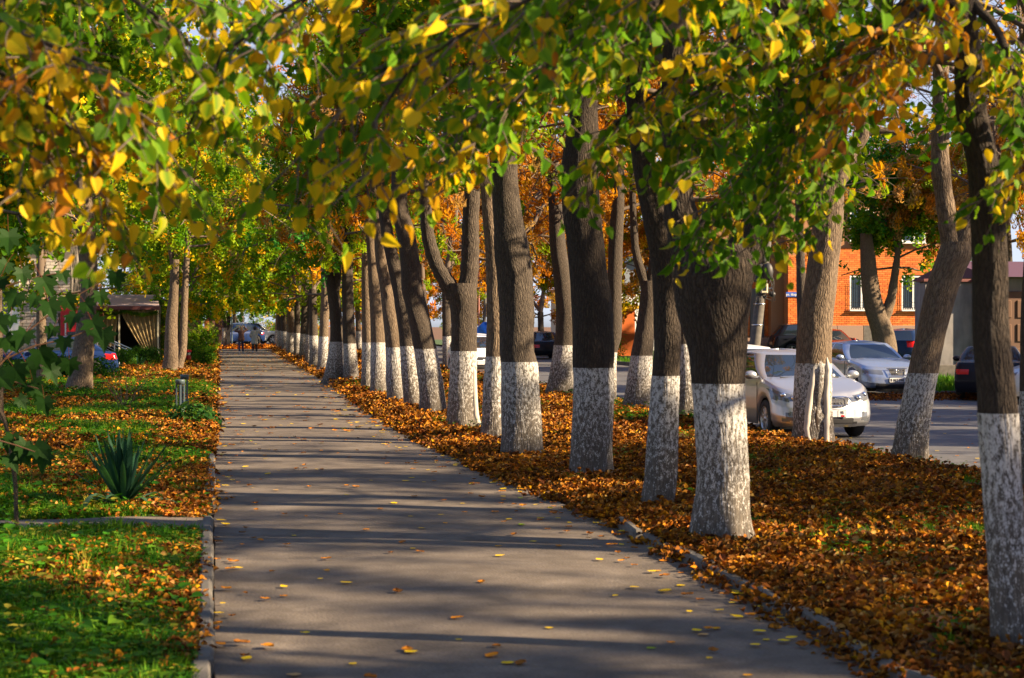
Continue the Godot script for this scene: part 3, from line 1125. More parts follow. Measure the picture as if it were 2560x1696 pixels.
	for k in 1700:
		var z := -9.0 - 115.0 * pow(rng.randf(), 1.0)
		var x := rng.randf_range(-0.05, path_right(z))
		if rng.randf() < 0.5:
			x = path_right(z) - 0.75 * pow(rng.randf(), 2.5)
		elif rng.randf() < 0.35:
			x = 0.5 * pow(rng.randf(), 2.5)
		var w := k % 3
		push(lb[w], (Basis(Vector3.UP, rng.randf() * TAU) * Basis(Vector3.RIGHT, rng.randf_range(-0.12, 0.12))).scaled_local(Vector3.ONE * rng.randf_range(0.45, 1.0) * (1.0 if -z < 30.0 else 1.5)), Vector3(x, 0.016, z), Color(1, 1, 1) * rng.randf_range(0.8, 1.3))
	for k in 260:
		var z := -rng.randf_range(15.0, 44.0)
		push(lb[k % 3], Basis(Vector3.UP, rng.randf() * TAU).scaled_local(Vector3.ONE * rng.randf_range(0.5, 0.9)), Vector3(9.6 + 9.0 * pow(rng.randf(), 1.6), -0.01, z), Color(1, 1, 1))
	for k in 3:
		many("scattered_leaves", forms[[4, 2, 3][k]], M.dry_leaf, lb[k])


# ---------------------------------------------------------------- cars (local axes: +z is the nose, y up)
func outline(w: float, zf: float, zr: float, rf: float, rr: float, bf: float, br: float, res: int) -> PackedVector2Array:
	var o := PackedVector2Array()
	var nf := 14 * res
	var nc := 3 * res
	var ns := 22 * res
	var cf := zf - bf * pow((w - rf) / w, 2.0) - rf
	var cr := zr + br * pow((w - rr) / w, 2.0) + rr
	for i in nf:
		var x := lerpf(-(w - rf), w - rf, float(i) / nf)
		o.append(Vector2(x, zf - bf * pow(x / w, 2.0)))
	for i in nc:
		var a := PI / 2 * (1.0 - float(i) / nc)
		o.append(Vector2(w - rf + cos(a) * rf, cf + sin(a) * rf))
	for i in ns:
		o.append(Vector2(w, lerpf(cf, cr, float(i) / ns)))
	for i in nc:
		var a := -PI / 2 * float(i) / nc
		o.append(Vector2(w - rr + cos(a) * rr, cr + sin(a) * rr))
	for i in nf:
		var x := lerpf(w - rr, -(w - rr), float(i) / nf)
		o.append(Vector2(x, zr + br * pow(x / w, 2.0)))
	for i in nc:
		var a := -PI / 2 * (1.0 + float(i) / nc)
		o.append(Vector2(-(w - rr) + cos(a) * rr, cr + sin(a) * rr))
	for i in ns:
		o.append(Vector2(-w, lerpf(cr, cf, float(i) / ns)))
	for i in nc:
		var a := PI - PI / 2 * float(i) / nc
		o.append(Vector2(-(w - rf) + cos(a) * rf, cf + sin(a) * rf))
	o.append(o[0])
	return o


func prof(p: Array, z: float) -> float:
	if z <= p[0][0]:
		return p[0][1]
	for k in range(1, p.size()):
		if z <= p[k][0]:
			var t: float = (z - p[k - 1][0]) / (p[k][0] - p[k - 1][0])
			return lerpf(p[k - 1][1], p[k][1], t)
	return p[-1][1]


# share the quads of a closed strip of rings among named meshes by the centre of each quad
func share(rows: Array, sort: Callable, into: Dictionary) -> void:
	var nu: int = rows[0].size()
	var nv := rows.size()
	var nrm: Array = []
	for j in nv:
		var line := PackedVector3Array()
		for i in nu:
			var a: Vector3 = rows[j][(i + 1) if i < nu - 1 else 1] - rows[j][(i - 1) if i > 0 else nu - 2]
			var b: Vector3 = rows[mini(j + 1, nv - 1)][i] - rows[maxi(j - 1, 0)][i]
			var nn := a.cross(b)
			line.append(nn.normalized() if nn.length_squared() > 1e-14 else Vector3.UP)
		nrm.append(line)
	for j in nv - 1:
		for i in nu - 1:
			var c: Vector3 = (rows[j][i] + rows[j][i + 1] + rows[j + 1][i] + rows[j + 1][i + 1]) * 0.25
			var key: String = sort.call(c, i, j)
			if key == "":
				continue
			if not into.has(key):
				into[key] = MB.new()
			var m: MB = into[key]
			var s := m.vert(rows[j][i], nrm[j][i])
			m.vert(rows[j][i + 1], nrm[j][i + 1])
			m.vert(rows[j + 1][i], nrm[j + 1][i])
			m.vert(rows[j + 1][i + 1], nrm[j + 1][i + 1])
			m.ix.append_array([s, s + 2, s + 1, s + 1, s + 2, s + 3])


func wheel(o: Node3D, at: Vector3, R: float, out: float, spokes := 5) -> void:
	var w := Node3D.new()
	w.name = "wheel"
	o.add_child(w, true)
	w.position = at
	w.rotation.z = -PI / 2 * out
	var t := MB.new()
	t.lathe(Vector3.ZERO, [Vector2(R * 0.62, -0.1), Vector2(R * 0.9, -0.1), Vector2(R, -0.07), Vector2(R, 0.07), Vector2(R * 0.92, 0.098), Vector2(R * 0.66, 0.1), Vector2(R * 0.64, 0.06)], 28)
	part("tyre", t, M.rubber, w)
	var r := MB.new()
	r.lathe(Vector3.ZERO, [Vector2(R * 0.66, 0.1), Vector2(R * 0.62, 0.1), Vector2(R * 0.58, 0.04), Vector2(R * 0.57, -0.05)], 24)
	for k in spokes:
		var a := TAU * k / spokes
		var d := Vector3(cos(a), 0, sin(a))
		r.box(d * R * 0.33 + Vector3(0, 0.07, 0), Vector3(R * 0.56, 0.03, R * 0.17), Basis(Vector3.UP, -a), 0.008)
	r.ball(Vector3(0, 0.075, 0), Vector3(R * 0.15, 0.03, R * 0.15), 10, 6)
	part("rim", r, M.alloy, w)
	var d2 := MB.new()
	d2.lathe(Vector3.ZERO, [Vector2(R * 0.6, -0.02), Vector2(0.001, -0.02)], 20)
	part("brake_disc", d2, M.dark, w)


func text(called: String, words: String, size: float, m: Material, parent: Node, at: Vector3, turn := 0.0, squeeze := 1.0) -> void:
	var t := TextMesh.new()
	var f := SystemFont.new()
	f.font_names = PackedStringArray(["Droid Sans", "Sans"])
	f.font_weight = 700
	t.font = f
	t.text = words
	t.font_size = 32
	t.pixel_size = size / 32.0
	t.depth = 0.006
	var o := put(called, t, m, parent, at)
	o.rotation.y = turn
	o.scale = Vector3(squeeze, 1, 1)


func car(called: String, label: String, at: Vector3, turn: float, s: Dictionary, group := "") -> Node3D:
	var o := thing(called, label, "car", at, turn, group)
	var res: int = s.get("res", 1)
	var W: float = s.W * 0.5
	var zf: float = s.L * 0.5
	var zr: float = -zf
	var R: float = s.R
	var axles: Array = s.axles
	var top: Array = s.belt
	var clear: float = s.get("clear", 0.2)
	var low := func(z: float) -> float:
		var y := clear
		if z > zf - 0.5:
			y = lerpf(clear, clear + 0.02, (z - zf + 0.5) / 0.5)
		for a in axles:
			var dz := absf(z - a)
			var RR := R + 0.055
			if dz < RR:
				y = maxf(y, R - 0.02 + sqrt(RR * RR - dz * dz))
		return y
	var rows: Array = []
	var nh := 9 * res
	var wide := [[0.0, 0.955], [0.12, 0.985], [0.35, 1.0], [0.62, 0.995], [0.85, 0.97], [1.0, 0.915]]
	var front: Array = s.get("front", [[0.0, -0.10], [0.12, -0.02], [0.3, 0.0], [0.6, -0.03], [0.85, -0.10], [1.0, -0.2]])
	var rear: Array = s.get("rear", [[0.0, 0.08], [0.15, 0.02], [0.4, 0.0], [0.7, 0.05], [1.0, 0.12]])
	for j in nh + 1:
		var h := float(j) / nh
		var ol := outline(W * prof(wide, h), zf + prof(front, h), zr + prof(rear, h), s.get("rf", 0.28), s.get("rr", 0.22), s.get("bf", 0.18), 0.1, res)
		var line := PackedVector3Array()
		for q in ol:
			line.append(Vector3(q.x, lerpf(low.call(q.y) if absf(q.x) > W * 0.6 else clear, prof(top, q.y), h), q.y))
		rows.append(line)
	var ol1 := outline(W * 0.915, zf - 0.2, zr + 0.12, s.get("rf", 0.28), s.get("rr", 0.22), s.get("bf", 0.18), 0.1, res)
	for sh in [0.985, 0.93, 0.8, 0.55, 0.25, 0.01]:
		var line := PackedVector3Array()
		for q in ol1:
			var z: float = q.y * sh
			line.append(Vector3(q.x * sh, prof(top, z) + 0.055 * (1.0 - sh * sh) + 0.012 * (1.0 - pow(sh, 8.0)), z))
		rows.append(line)
	var li: Array = s.get("lights", [])
	var gr: Array = s.get("grille", [])
	var ik: Array = s.get("intake", [])
	var fg: Array = s.get("fog", [])
	var tl: Array = s.get("tail", [])
	var skirt: float = s.get("skirt", 0.0)
	var sort := func(c: Vector3, _i: int, j: int) -> String:
		if j >= nh:
			return "body"
		var ax := absf(c.x)
		if c.z > zf - 0.8 and li.size() and ax > li[0] and ax < li[1]:
			var t: float = (ax - li[0]) / (li[1] - li[0])
			if c.y > lerpf(li[2], li[3], t) and c.y < lerpf(li[4], li[5], t):
				return "headlight_a" if c.x < 0 else "headlight_b"
		if c.z > zf - 0.5 and gr.size() and ax < gr[0] + (c.y - gr[1]) * gr[3] and c.y > gr[1] and c.y < gr[2]:
			return "grille"
		if c.z > zf - 0.5 and ik.size() and ax < ik[0] - (c.y - ik[1]) * ik[3] and c.y > ik[1] and c.y < ik[2]:
			return "intake"
		if c.z > zf - 0.6 and fg.size() and ax > fg[0] and ax < fg[1] and c.y > fg[2] and c.y < fg[3]:
			return "fog_lamp_a" if c.x < 0 else "fog_lamp_b"
		if c.z < zr + 0.55 and tl.size() and ax > tl[0] and ax < tl[1] and c.y > tl[2] and c.y < tl[3]:
			return "taillight_a" if c.x < 0 else "taillight_b"
		if c.y < skirt:
			return "skirt"
		return "body"
	var into := {}
	share(rows, sort, into)
	# the cabin
	var gh: Array = s.cabin   # windscreen base z, top z, rear top z, rear base z
	var rows2: Array = []
	var gs := [0.0, 0.07, 0.15, 0.3, 0.45, 0.6, 0.75, 0.88, 0.95, 1.0]
	for g in gs:
		var w := lerpf(W * 0.90, W * 0.70, g) + W * 0.05 * sin(g * PI)
		var ol := outline(w, lerpf(gh[0], gh[1], g), lerpf(gh[3], gh[2], g), lerpf(0.10, 0.16, g), lerpf(0.12, 0.16, g), lerpf(0.16, 0.08, g), 0.06, res)
		var line := PackedVector3Array()
		for q in ol:
			var roof: float = s.H - 0.06 - 0.05 * pow(absf(q.y - (gh[1] + gh[2]) * 0.5), 2.0)
			line.append(Vector3(q.x, lerpf(prof(top, q.y) + 0.01, roof, g), q.y))
		rows2.append(line)
	var ol2 := outline(W * 0.70, gh[1], gh[2], 0.16, 0.16, 0.08, 0.06, res)
	var mid: float = (gh[1] + gh[2]) * 0.5
	for sh in [0.96, 0.85, 0.65, 0.35, 0.01]:
		var line := PackedVector3Array()
		for q in ol2:
			line.append(Vector3(q.x * sh, s.H - 0.06 - 0.05 * pow(absf(q.y - mid), 2.0) + 0.06 * (1.0 - sh * sh), mid + (q.y - mid) * sh))
		rows2.append(line)
	var nf := 14 * res
	var nc := 3 * res
	var ns := 22 * res
	var pillar_b: float = s.get("pillar", 0.47)
	var solid: float = s.get("solid", 1.0)
	var sort2 := func(_c: Vector3, i: int, j: int) -> String:
		if j < 1 or j > 7:
			return "roof"
		if i >= 0 and i < nf:
			return "windscreen"
		var side := -1
		if i >= nf + nc and i < nf + nc + ns:
			side = i - nf - nc
		if i >= nf * 2 + nc * 3 + ns and i < nf * 2 + nc * 3 + ns * 2:
			side = ns - 1 - (i - nf * 2 - nc * 3 - ns)
		if side >= 0:
			var f := float(side) / ns
			if f > solid:
				return "roof"
			if absf(f - pillar_b) < 0.03 or f > 0.93:
				return "roof"
			return ("front_side" if f < pillar_b else "rear_side") + ("_a" if i < nf * 2 + nc * 3 + ns else "_b")
		if i >= nf + nc * 2 + ns and i < nf * 2 + nc * 2 + ns:
			return "rear_window"
		return "roof"
	share(rows2, sort2, into)
	var names := {"body": ["body", s.paint], "roof": ["cabin", s.paint], "skirt": ["bumper_skirt", "plastic"], "headlight_a": ["headlight", "lens"], "headlight_b": ["headlight", "lens"], "grille": ["grille", "plastic"], "intake": ["air_intake", "plastic"], "fog_lamp_a": ["fog_lamp", "lens"], "fog_lamp_b": ["fog_lamp", "lens"], "taillight_a": ["taillight", "red_lens"], "taillight_b": ["taillight", "red_lens"], "windscreen": ["windscreen", "car_glass"], "rear_window": ["rear_window", "car_glass"], "front_side_a": ["side_window", "car_glass"], "front_side_b": ["side_window", "car_glass"], "rear_side_a": ["side_window", "car_glass"], "rear_side_b": ["side_window", "car_glass"]}
	for k in into:
		part(names[k][0], into[k], M[names[k][1]], o)
	var ub := MB.new()
	ub.box(Vector3(0, 0.42, 0), Vector3(W * 1.5, 0.42, s.L - 0.5))
	part("underbody", ub, M.dark, o)
	for a in axles:
		for side in [-1.0, 1.0]:
			wheel(o, Vector3(side * (W - 0.115), R, a), R, side, s.get("spokes", 5))
	for side in [-1.0, 1.0]:
		var mi := MB.new()
		var my: float = prof(top, gh[0] - 0.25) + 0.07
		mi.ball(Vector3(side * (W + 0.06), my, gh[0] - 0.32), Vector3(0.115, 0.075, 0.07), 14, 8)
		mi.box(Vector3(side * (W - 0.04), my - 0.03, gh[0] - 0.32), Vector3(0.1, 0.03, 0.05))
		part("mirror", mi, M[s.get("mirror", s.paint)], o)
		# door gaps and handles
		for dz in [gh[0] - 0.15, lerpf(gh[0], gh[3], 0.5)]:
			var gap := MB.new()
			gap.box(Vector3(side * (W + 0.001), 0.6, dz), Vector3(0.008, 0.62, 0.012))
			part("door_gap", gap, M.dark, o)
		for hz in [lerpf(gh[0], gh[3], 0.42), lerpf(gh[0], gh[3], 0.84)]:
			var hd := MB.new()
			hd.box(Vector3(side * (W + 0.004), prof(top, hz) - 0.13, hz), Vector3(0.03, 0.03, 0.16), Basis.IDENTITY, 0.008)
			part("door_handle", hd, M[s.paint], o)
	if s.has("plate"):
		var face: float = s.plate[2]
		var pz: float = (zf + 0.012) if face > 0 else (zr - 0.004)
		var pl := MB.new()
		pl.box(Vector3(s.plate[0], s.plate[1], pz), Vector3(0.52, 0.114, 0.014), Basis.IDENTITY, 0.004)
		var pn := part("number_plate", pl, M.plate, o)
		var edge := MB.new()
		edge.box(Vector3(s.plate[0], s.plate[1], pz - 0.01 * face), Vector3(0.54, 0.134, 0.014))
		part("frame", edge, M.dark, pn)
		if s.has("reg"):
			text("lettering", s.reg[0], 0.095, M.ink, pn, Vector3(s.plate[0] - 0.055 * face, s.plate[1], pz + 0.009 * face), 0.0 if face > 0 else PI, 0.86)
			text("lettering", s.reg[1], 0.068, M.ink, pn, Vector3(s.plate[0] + 0.2 * face, s.plate[1] + 0.016, pz + 0.009 * face), 0.0 if face > 0 else PI, 0.9)
			var bar := MB.new()
			bar.box(Vector3(s.plate[0] + 0.132 * face, s.plate[1], pz + 0.009 * face), Vector3(0.006, 0.11, 0.002))
			part("divider", bar, M.ink, pn)
			var fl := MB.new()
			fl.box(Vector3(s.plate[0] + 0.215 * face, s.plate[1] - 0.037, pz + 0.009 * face), Vector3(0.06, 0.026, 0.002))
			part("flag", fl, M.red_lens, pn)
	return o


const HATCH := [[-2.2, 0.93], [-1.7, 1.0], [-0.9, 0.985], [0.5, 0.95], [1.1, 0.97], [1.55, 0.90], [1.9, 0.80], [2.2, 0.66]]


func cars() -> void:
	# the silver car by the near kerb
	var k := car("parked_car", "silver hatchback parked at the near road edge, half hidden by a scarred trunk", Vector3(9.95, -0.015, -29.35), 0.0, {"L": 4.37, "W": 1.72, "H": 1.47, "R": 0.315, "axles": [1.32, -1.25], "belt": HATCH, "cabin": [1.12, 0.22, -1.1, -1.95], "paint": "silver", "res": 3, "rf": 0.42, "bf": 0.22, "lights": [0.43, 0.85, 0.60, 0.655, 0.70, 0.83], "grille": [0.34, 0.56, 0.685, 0.35], "intake": [0.50, 0.255, 0.36, 0.9], "fog": [0.58, 0.73, 0.30, 0.45], "plate": [0.0, 0.43, 1], "reg": ["B 411", "15"], "spokes": 10})
	var gb := MB.new()
	for i in 13:
		gb.box(Vector3(-0.33 + 0.055 * i, 0.62, 2.162 - 0.19 * pow((-0.33 + 0.055 * i) / 0.86, 2.0)), Vector3(0.008, 0.105, 0.012))
	for i in 4:
		gb.box(Vector3(0, 0.575 + 0.03 * i, 2.152), Vector3(0.62, 0.006, 0.012))
	part("grille_bars", gb, M.chrome, k)
	var rim := MB.new()
	var pts := PackedVector3Array()
	var rad := PackedFloat32Array()
	for i in 25:
		var a := TAU * i / 24.0
		var x := 0.385 * signf(cos(a)) * pow(absf(cos(a)), 0.5)
		pts.append(Vector3(x, 0.625 + 0.072 * signf(sin(a)) * pow(absf(sin(a)), 0.6) + 0.03 * absf(x), 2.165 - 0.2 * pow(x / 0.86, 2.0) - 0.1 * maxf(0.0, sin(a))))
		rad.append(0.011)
	rim.tube(pts, rad, 6)
	part("grille_rim", rim, M.chrome, k)
	for sx in [-1.0, 1.0]:
		var bulb := MB.new()
		bulb.ball(Vector3(sx * 0.56, 0.685, 1.99), Vector3(0.05, 0.045, 0.06), 12, 8)
		bulb.ball(Vector3(sx * 0.70, 0.73, 1.87), Vector3(0.05, 0.045, 0.06), 12, 8)
		part("headlight_bulb", bulb, M.chrome, k)
	var sticker := MB.new()
	sticker.ball(Vector3(0.5, 1.02, 0.985), Vector3(0.03, 0.03, 0.012), 8, 5)
	part("windscreen_sticker", sticker, M.white_paint, k)
	var wip := MB.new()
	wip.rod(Vector3(-0.5, 0.995, 1.12), Vector3(0.1, 1.0, 1.15), 0.01)
	wip.rod(Vector3(0.05, 0.995, 1.15), Vector3(0.55, 1.0, 1.1), 0.01)
	part("wiper", wip, M.plastic, k)
	car("parked_car", "white car, only roof and windscreen showing behind the silver hatchback", Vector3(11.9, -0.015, -38.2), 0.0, {"L": 4.2, "W": 1.68, "H": 1.44, "R": 0.31, "axles": [1.25, -1.2], "belt": HATCH, "cabin": [1.0, 0.3, -1.0, -1.8], "paint": "white_car", "res": 2})
	# blue-grey saloon across the road
	var a := car("parked_car", "blue-grey saloon facing us across the road, its number plate half behind the leaning tree", Vector3(17.55, -0.015, -45.3), 0.02, {"L": 4.8, "W": 1.81, "H": 1.45, "R": 0.32, "axles": [1.45, -1.32], "belt": [[-2.4, 0.90], [-1.9, 0.98], [-1.0, 0.98], [0.6, 0.93], [1.1, 0.94], [1.8, 0.85], [2.2, 0.77], [2.4, 0.68]], "cabin": [1.05, 0.3, -1.15, -1.85], "paint": "blue_silver", "res": 3, "rf": 0.34, "bf": 0.14, "lights": [0.40, 0.86, 0.575, 0.60, 0.70, 0.73], "grille": [0.20, 0.56, 0.73, 0.35], "intake": [0.62, 0.235, 0.33, 0.3], "plate": [0.0, 0.43, 1], "reg": ["B 062 OM", "15"], "spokes": 7, "skirt": 0.235})
	var rings := MB.new()
	for i in 4:
		var c := Vector3(-0.093 + 0.062 * i, 0.66, 2.395)
		var rp := PackedVector3Array()
		var rr := PackedFloat32Array()
		for q in 17:
			rp.append(c + Vector3(cos(TAU * q / 16.0), sin(TAU * q / 16.0), 0) * 0.038)
			rr.append(0.006)
		rings.tube(rp, rr, 5)
	part("emblem", rings, M.chrome, a)
	var gf := MB.new()
	var gp := PackedVector3Array([Vector3(-0.21, 0.555, 2.39), Vector3(0.21, 0.555, 2.39), Vector3(0.27, 0.735, 2.30), Vector3(-0.27, 0.735, 2.30), Vector3(-0.21, 0.555, 2.39)])
	gf.tube(gp, PackedFloat32Array([0.012, 0.012, 0.012, 0.012, 0.012]), 5)
	part("grille_rim", gf, M.chrome, a)
	# beyond the leaning tree: rear of a black saloon, flank of a silver car
	car("parked_car", "black saloon seen from behind with a wide red tail lamp, parked past the kerb corner", Vector3(19.72, -0.01, -41.9), PI - 0.47, {"L": 4.3, "W": 1.68, "H": 1.38, "R": 0.3, "axles": [1.3, -1.2], "belt": [[-2.2, 0.93], [-1.2, 0.97], [0.9, 0.92], [1.7, 0.84], [2.15, 0.7]], "cabin": [0.95, 0.25, -0.75, -1.45], "paint": "black_car", "res": 2, "rr": 0.14, "tail": [0.5, 0.8, 0.64, 0.76], "plate": [-0.42, 0.47, -1], "reg": ["A 735", "15"]})
	car("parked_car", "silver car at the far right margin, cut off beside the nearest trunk", Vector3(20.5, -0.015, -38.2), -1.95, {"L": 4.3, "W": 1.72, "H": 1.42, "R": 0.31, "axles": [1.3, -1.25], "belt": HATCH, "cabin": [1.05, 0.25, -1.0, -1.85], "paint": "silver", "res": 2, "lights": [0.45, 0.82, 0.58, 0.64, 0.70, 0.78]})
	car("parked_car", "dark red hatchback with a blue-black nose, facing us below the brick house", Vector3(28.4, 0.05, -77.8), 0.1, {"L": 4.3, "W": 1.78, "H": 1.62, "R": 0.33, "axles": [1.3, -1.25], "belt": [[-2.2, 1.0], [-1.0, 1.05], [0.6, 1.02], [1.1, 1.04], [1.8, 0.95], [2.2, 0.75]], "cabin": [1.1, 0.3, -1.2, -1.9], "paint": "maroon", "res": 1, "lights": [0.45, 0.82, 0.64, 0.70, 0.78, 0.86], "skirt": 0.62, "plate": [0.0, 0.5, 1]})
	car("parked_car", "black estate car, its roof showing above the dark red hatchback", Vector3(28.3, 0.3, -79.3), 1.45, {"L": 4.5, "W": 1.75, "H": 1.62, "R": 0.32, "axles": [1.3, -1.3], "belt": [[-2.2, 1.0], [1.0, 1.0], [2.2, 0.8]], "cabin": [1.1, 0.4, -1.7, -2.05], "paint": "black_car", "res": 1})
	car("parked_car", "dark blue hatchback with a rear spoiler, parked below the right window", Vector3(31.0, 0.08, -74.5), 2.5, {"L": 4.0, "W": 1.7, "H": 1.6, "R": 0.32, "axles": [1.2, -1.2], "belt": [[-2.0, 1.05], [0.8, 1.0], [2.0, 0.8]], "cabin": [1.0, 0.4, -1.45, -1.9], "paint": "deep_blue", "res": 1, "tail": [0.45, 0.85, 0.8, 1.04]})
	# white car further up the near kerb
	car("parked_car", "white minivan facing us behind the Y-forked tree", Vector3(9.55, -0.015, -63.9), 0.0, {"L": 4.2, "W": 1.7, "H": 1.55, "R": 0.31, "axles": [1.3, -1.25], "belt": [[-2.1, 1.0], [0.7, 0.98], [1.3, 0.98], [1.75, 0.86], [2.1, 0.70]], "cabin": [1.35, 0.35, -1.5, -2.0], "paint": "white_car", "res": 2, "lights": [0.40, 0.82, 0.58, 0.60, 0.72, 0.73], "intake": [0.34, 0.26, 0.42, 0.2], "fog": [0.48, 0.72, 0.33, 0.46], "grille": [0.3, 0.6, 0.68, 0.2], "plate": [0.0, 0.48, 1]})
	car("parked_car", "dark car far up the road under yellow leaves", Vector3(17.4, -0.01, -92.5), PI, {"L": 4.4, "W": 1.75, "H": 1.5, "R": 0.32, "axles": [1.3, -1.3], "belt": [[-2.2, 0.95], [1.0, 0.95], [2.2, 0.7]], "cabin": [1.0, 0.3, -1.0, -1.7], "paint": "black_car", "res": 1, "tail": [0.45, 0.8, 0.65, 0.8]})
	# lawn side
	car("parked_car", "dark blue saloon with a red tail lamp, parked sideways behind the furrowed tree", Vector3(-5.55, 0.02, -61.6), -1.42, {"L": 4.4, "W": 1.7, "H": 1.46, "R": 0.31, "axles": [1.35, -1.25], "belt": [[-2.2, 0.86], [-1.6, 0.93], [1.0, 0.9], [1.8, 0.82], [2.2, 0.68]], "cabin": [1.0, 0.25, -1.1, -1.75], "paint": "navy", "res": 2, "rr": 0.14, "tail": [0.66, 0.86, 0.64, 0.84], "plate": [0.0, 0.48, -1], "pillar": 0.5})
	car("parked_car", "dark blue off-road car with big five-spoke wheels, beyond the two walkers", Vector3(1.55, 0.17, -143.5), -1.15, {"L": 4.7, "W": 1.9, "H": 1.75, "R": 0.38, "axles": [1.45, -1.4], "belt": [[-2.35, 1.05], [-1.0, 1.12], [1.1, 1.05], [1.9, 0.98], [2.35, 0.8]], "cabin": [1.15, 0.4, -1.6, -2.2], "paint": "navy", "res": 1, "clear": 0.28, "tail": [0.5, 0.95, 0.85, 1.0]})
	car("parked_car", "white off-road car beyond the dark blue one at the end of the path", Vector3(3.0, 0.17, -148.2), 2.0, {"L": 4.8, "W": 1.95, "H": 1.85, "R": 0.39, "axles": [1.45, -1.4], "belt": [[-2.35, 1.1], [-1.0, 1.15], [1.1, 1.1], [1.9, 1.02], [2.35, 0.8]], "cabin": [1.15, 0.4, -1.6, -2.25], "paint": "white_car", "res": 1, "clear": 0.28, "tail": [0.6, 0.97, 0.9, 1.2]})


# ---------------------------------------------------------------- buildings
func wall_of(o: Node, called: String, x0: float, x1: float, y0: float, y1: float, z: float, bl: float, bh: float, joint: float, mats: String, holes: Array, focus: Vector2) -> void:
	var cells: Array = []
	var row := 0
	var y := y0
	while y < y1 - 0.01:
		var x := x0 - (bl * 0.5 if row % 2 else 0.0)
		while x < x1 - 0.01:
			var a := maxf(x, x0)
			var b := minf(x + bl - joint, x1)
			var ok := b - a > 0.03
			for h in holes:
				if b > h[0] and a < h[1] and y + bh > h[2] and y < h[3]:
					if a < h[0] and h[0] - a > 0.04:
						b = h[0]
					elif b > h[1] and b - h[1] > 0.04:
						a = h[1]
					else:
						ok = false
			if ok:
				cells.append([a, b, y, minf(y + bh - joint, y1), Vector2((a + b) * 0.5, y).distance_to(focus)])
			x += bl
		y += bh
		row += 1
	cells.sort_custom(func(p, q): return p[4] < q[4])
	var forms := {}
	var rest: Array = [MB.new(), MB.new(), MB.new(), MB.new()]
	for k in cells.size():
		var c: Array = cells[k]
		var size := Vector3(c[1] - c[0], c[3] - c[2], 0.06)
		var at := Vector3((c[0] + c[1]) * 0.5, (c[2] + c[3]) * 0.5, z + rng.randf_range(-0.004, 0.004))
		var m := rng.randi() % 4
		if k < 300:
			var key := "%.2f %.2f" % [size.x, size.y]
			if not forms.has(key):
				var mb := MB.new()
				mb.box(Vector3.ZERO, size, Basis.IDENTITY, 0.006)
				forms[key] = mb.mesh()
			var b := MeshInstance3D.new()
			b.name = called if k == 0 else "%s_%03d" % [called, k]
			b.mesh = forms[key]
			b.set_surface_override_material(0, M["%s_%d" % [mats, m]])
			o.add_child(b, true)
			b.position = at
		else:
			rest[m].box(at, size)
	for m in 4:
		if rest[m].ix.size():
			part(called + "_courses", rest[m], M["%s_%d" % [mats, m]], o).set_meta("kind", "stuff")


func window(o: Node, x0: float, x1: float, y0: float, y1: float, z: float, grille: bool) -> void:
	var f := MB.new()
	var w := 0.07
	f.box(Vector3(x0 + w / 2, (y0 + y1) / 2, z), Vector3(w, y1 - y0, 0.08), Basis.IDENTITY, 0.006)
	f.box(Vector3(x1 - w / 2, (y0 + y1) / 2, z), Vector3(w, y1 - y0, 0.08), Basis.IDENTITY, 0.006)
	f.box(Vector3((x0 + x1) / 2, y1 - w / 2, z), Vector3(x1 - x0 - 2 * w, w, 0.08))
	f.box(Vector3((x0 + x1) / 2, y0 + w / 2, z), Vector3(x1 - x0 - 2 * w, w, 0.08))
	f.box(Vector3((x0 + x1) / 2, (y0 + y1) / 2, z), Vector3(0.11, y1 - y0 - 2 * w, 0.075))
	var fr := part("window", f, M.white_paint, o)
	for s in 2:
		var p := MB.new()
		var a: float = [x0 + w, (x0 + x1) / 2 + 0.055][s]
		var b: float = [(x0 + x1) / 2 - 0.055, x1 - w][s]
		p.quad(Vector3(a, y0 + w, z - 0.01), Vector3(b, y0 + w, z - 0.01), Vector3(b, y1 - w, z - 0.01), Vector3(a, y1 - w, z - 0.01), Vector3.BACK)
		part("pane", p, M.window_dark, fr)
	var si := MB.new()
	si.box(Vector3((x0 + x1) / 2, y0 - 0.05, z + 0.12), Vector3(x1 - x0 + 0.12, 0.06, 0.26), Basis.IDENTITY, 0.01)
	part("sill", si, M.white_paint, fr)
	if grille:
		var g := MB.new()
		var n := 10
		for k in n + 1:
			var x := lerpf(x0 + 0.05, x1 - 0.05, float(k) / n)
			g.rod(Vector3(x, y0 + 0.02, z + 0.16), Vector3(x, y1 - 0.06 - 0.25 * pow(absf(k - n * 0.5) / (n * 0.5), 2.0), z + 0.16), 0.009, 4)
		for y in [y0 + 0.1, y0 + 0.35, y1 - 0.4]:
			g.rod(Vector3(x0, y, z + 0.16), Vector3(x1, y, z + 0.16), 0.009, 4)
		for k in 13:
			var x := lerpf(x0 + 0.04, x1 - 0.04, k / 12.0)
			g.ball(Vector3(x, y0 + 0.06, z + 0.18), Vector3(0.03, 0.05, 0.02), 6, 4)
		part("window_grille", g, M.black_iron, fr)


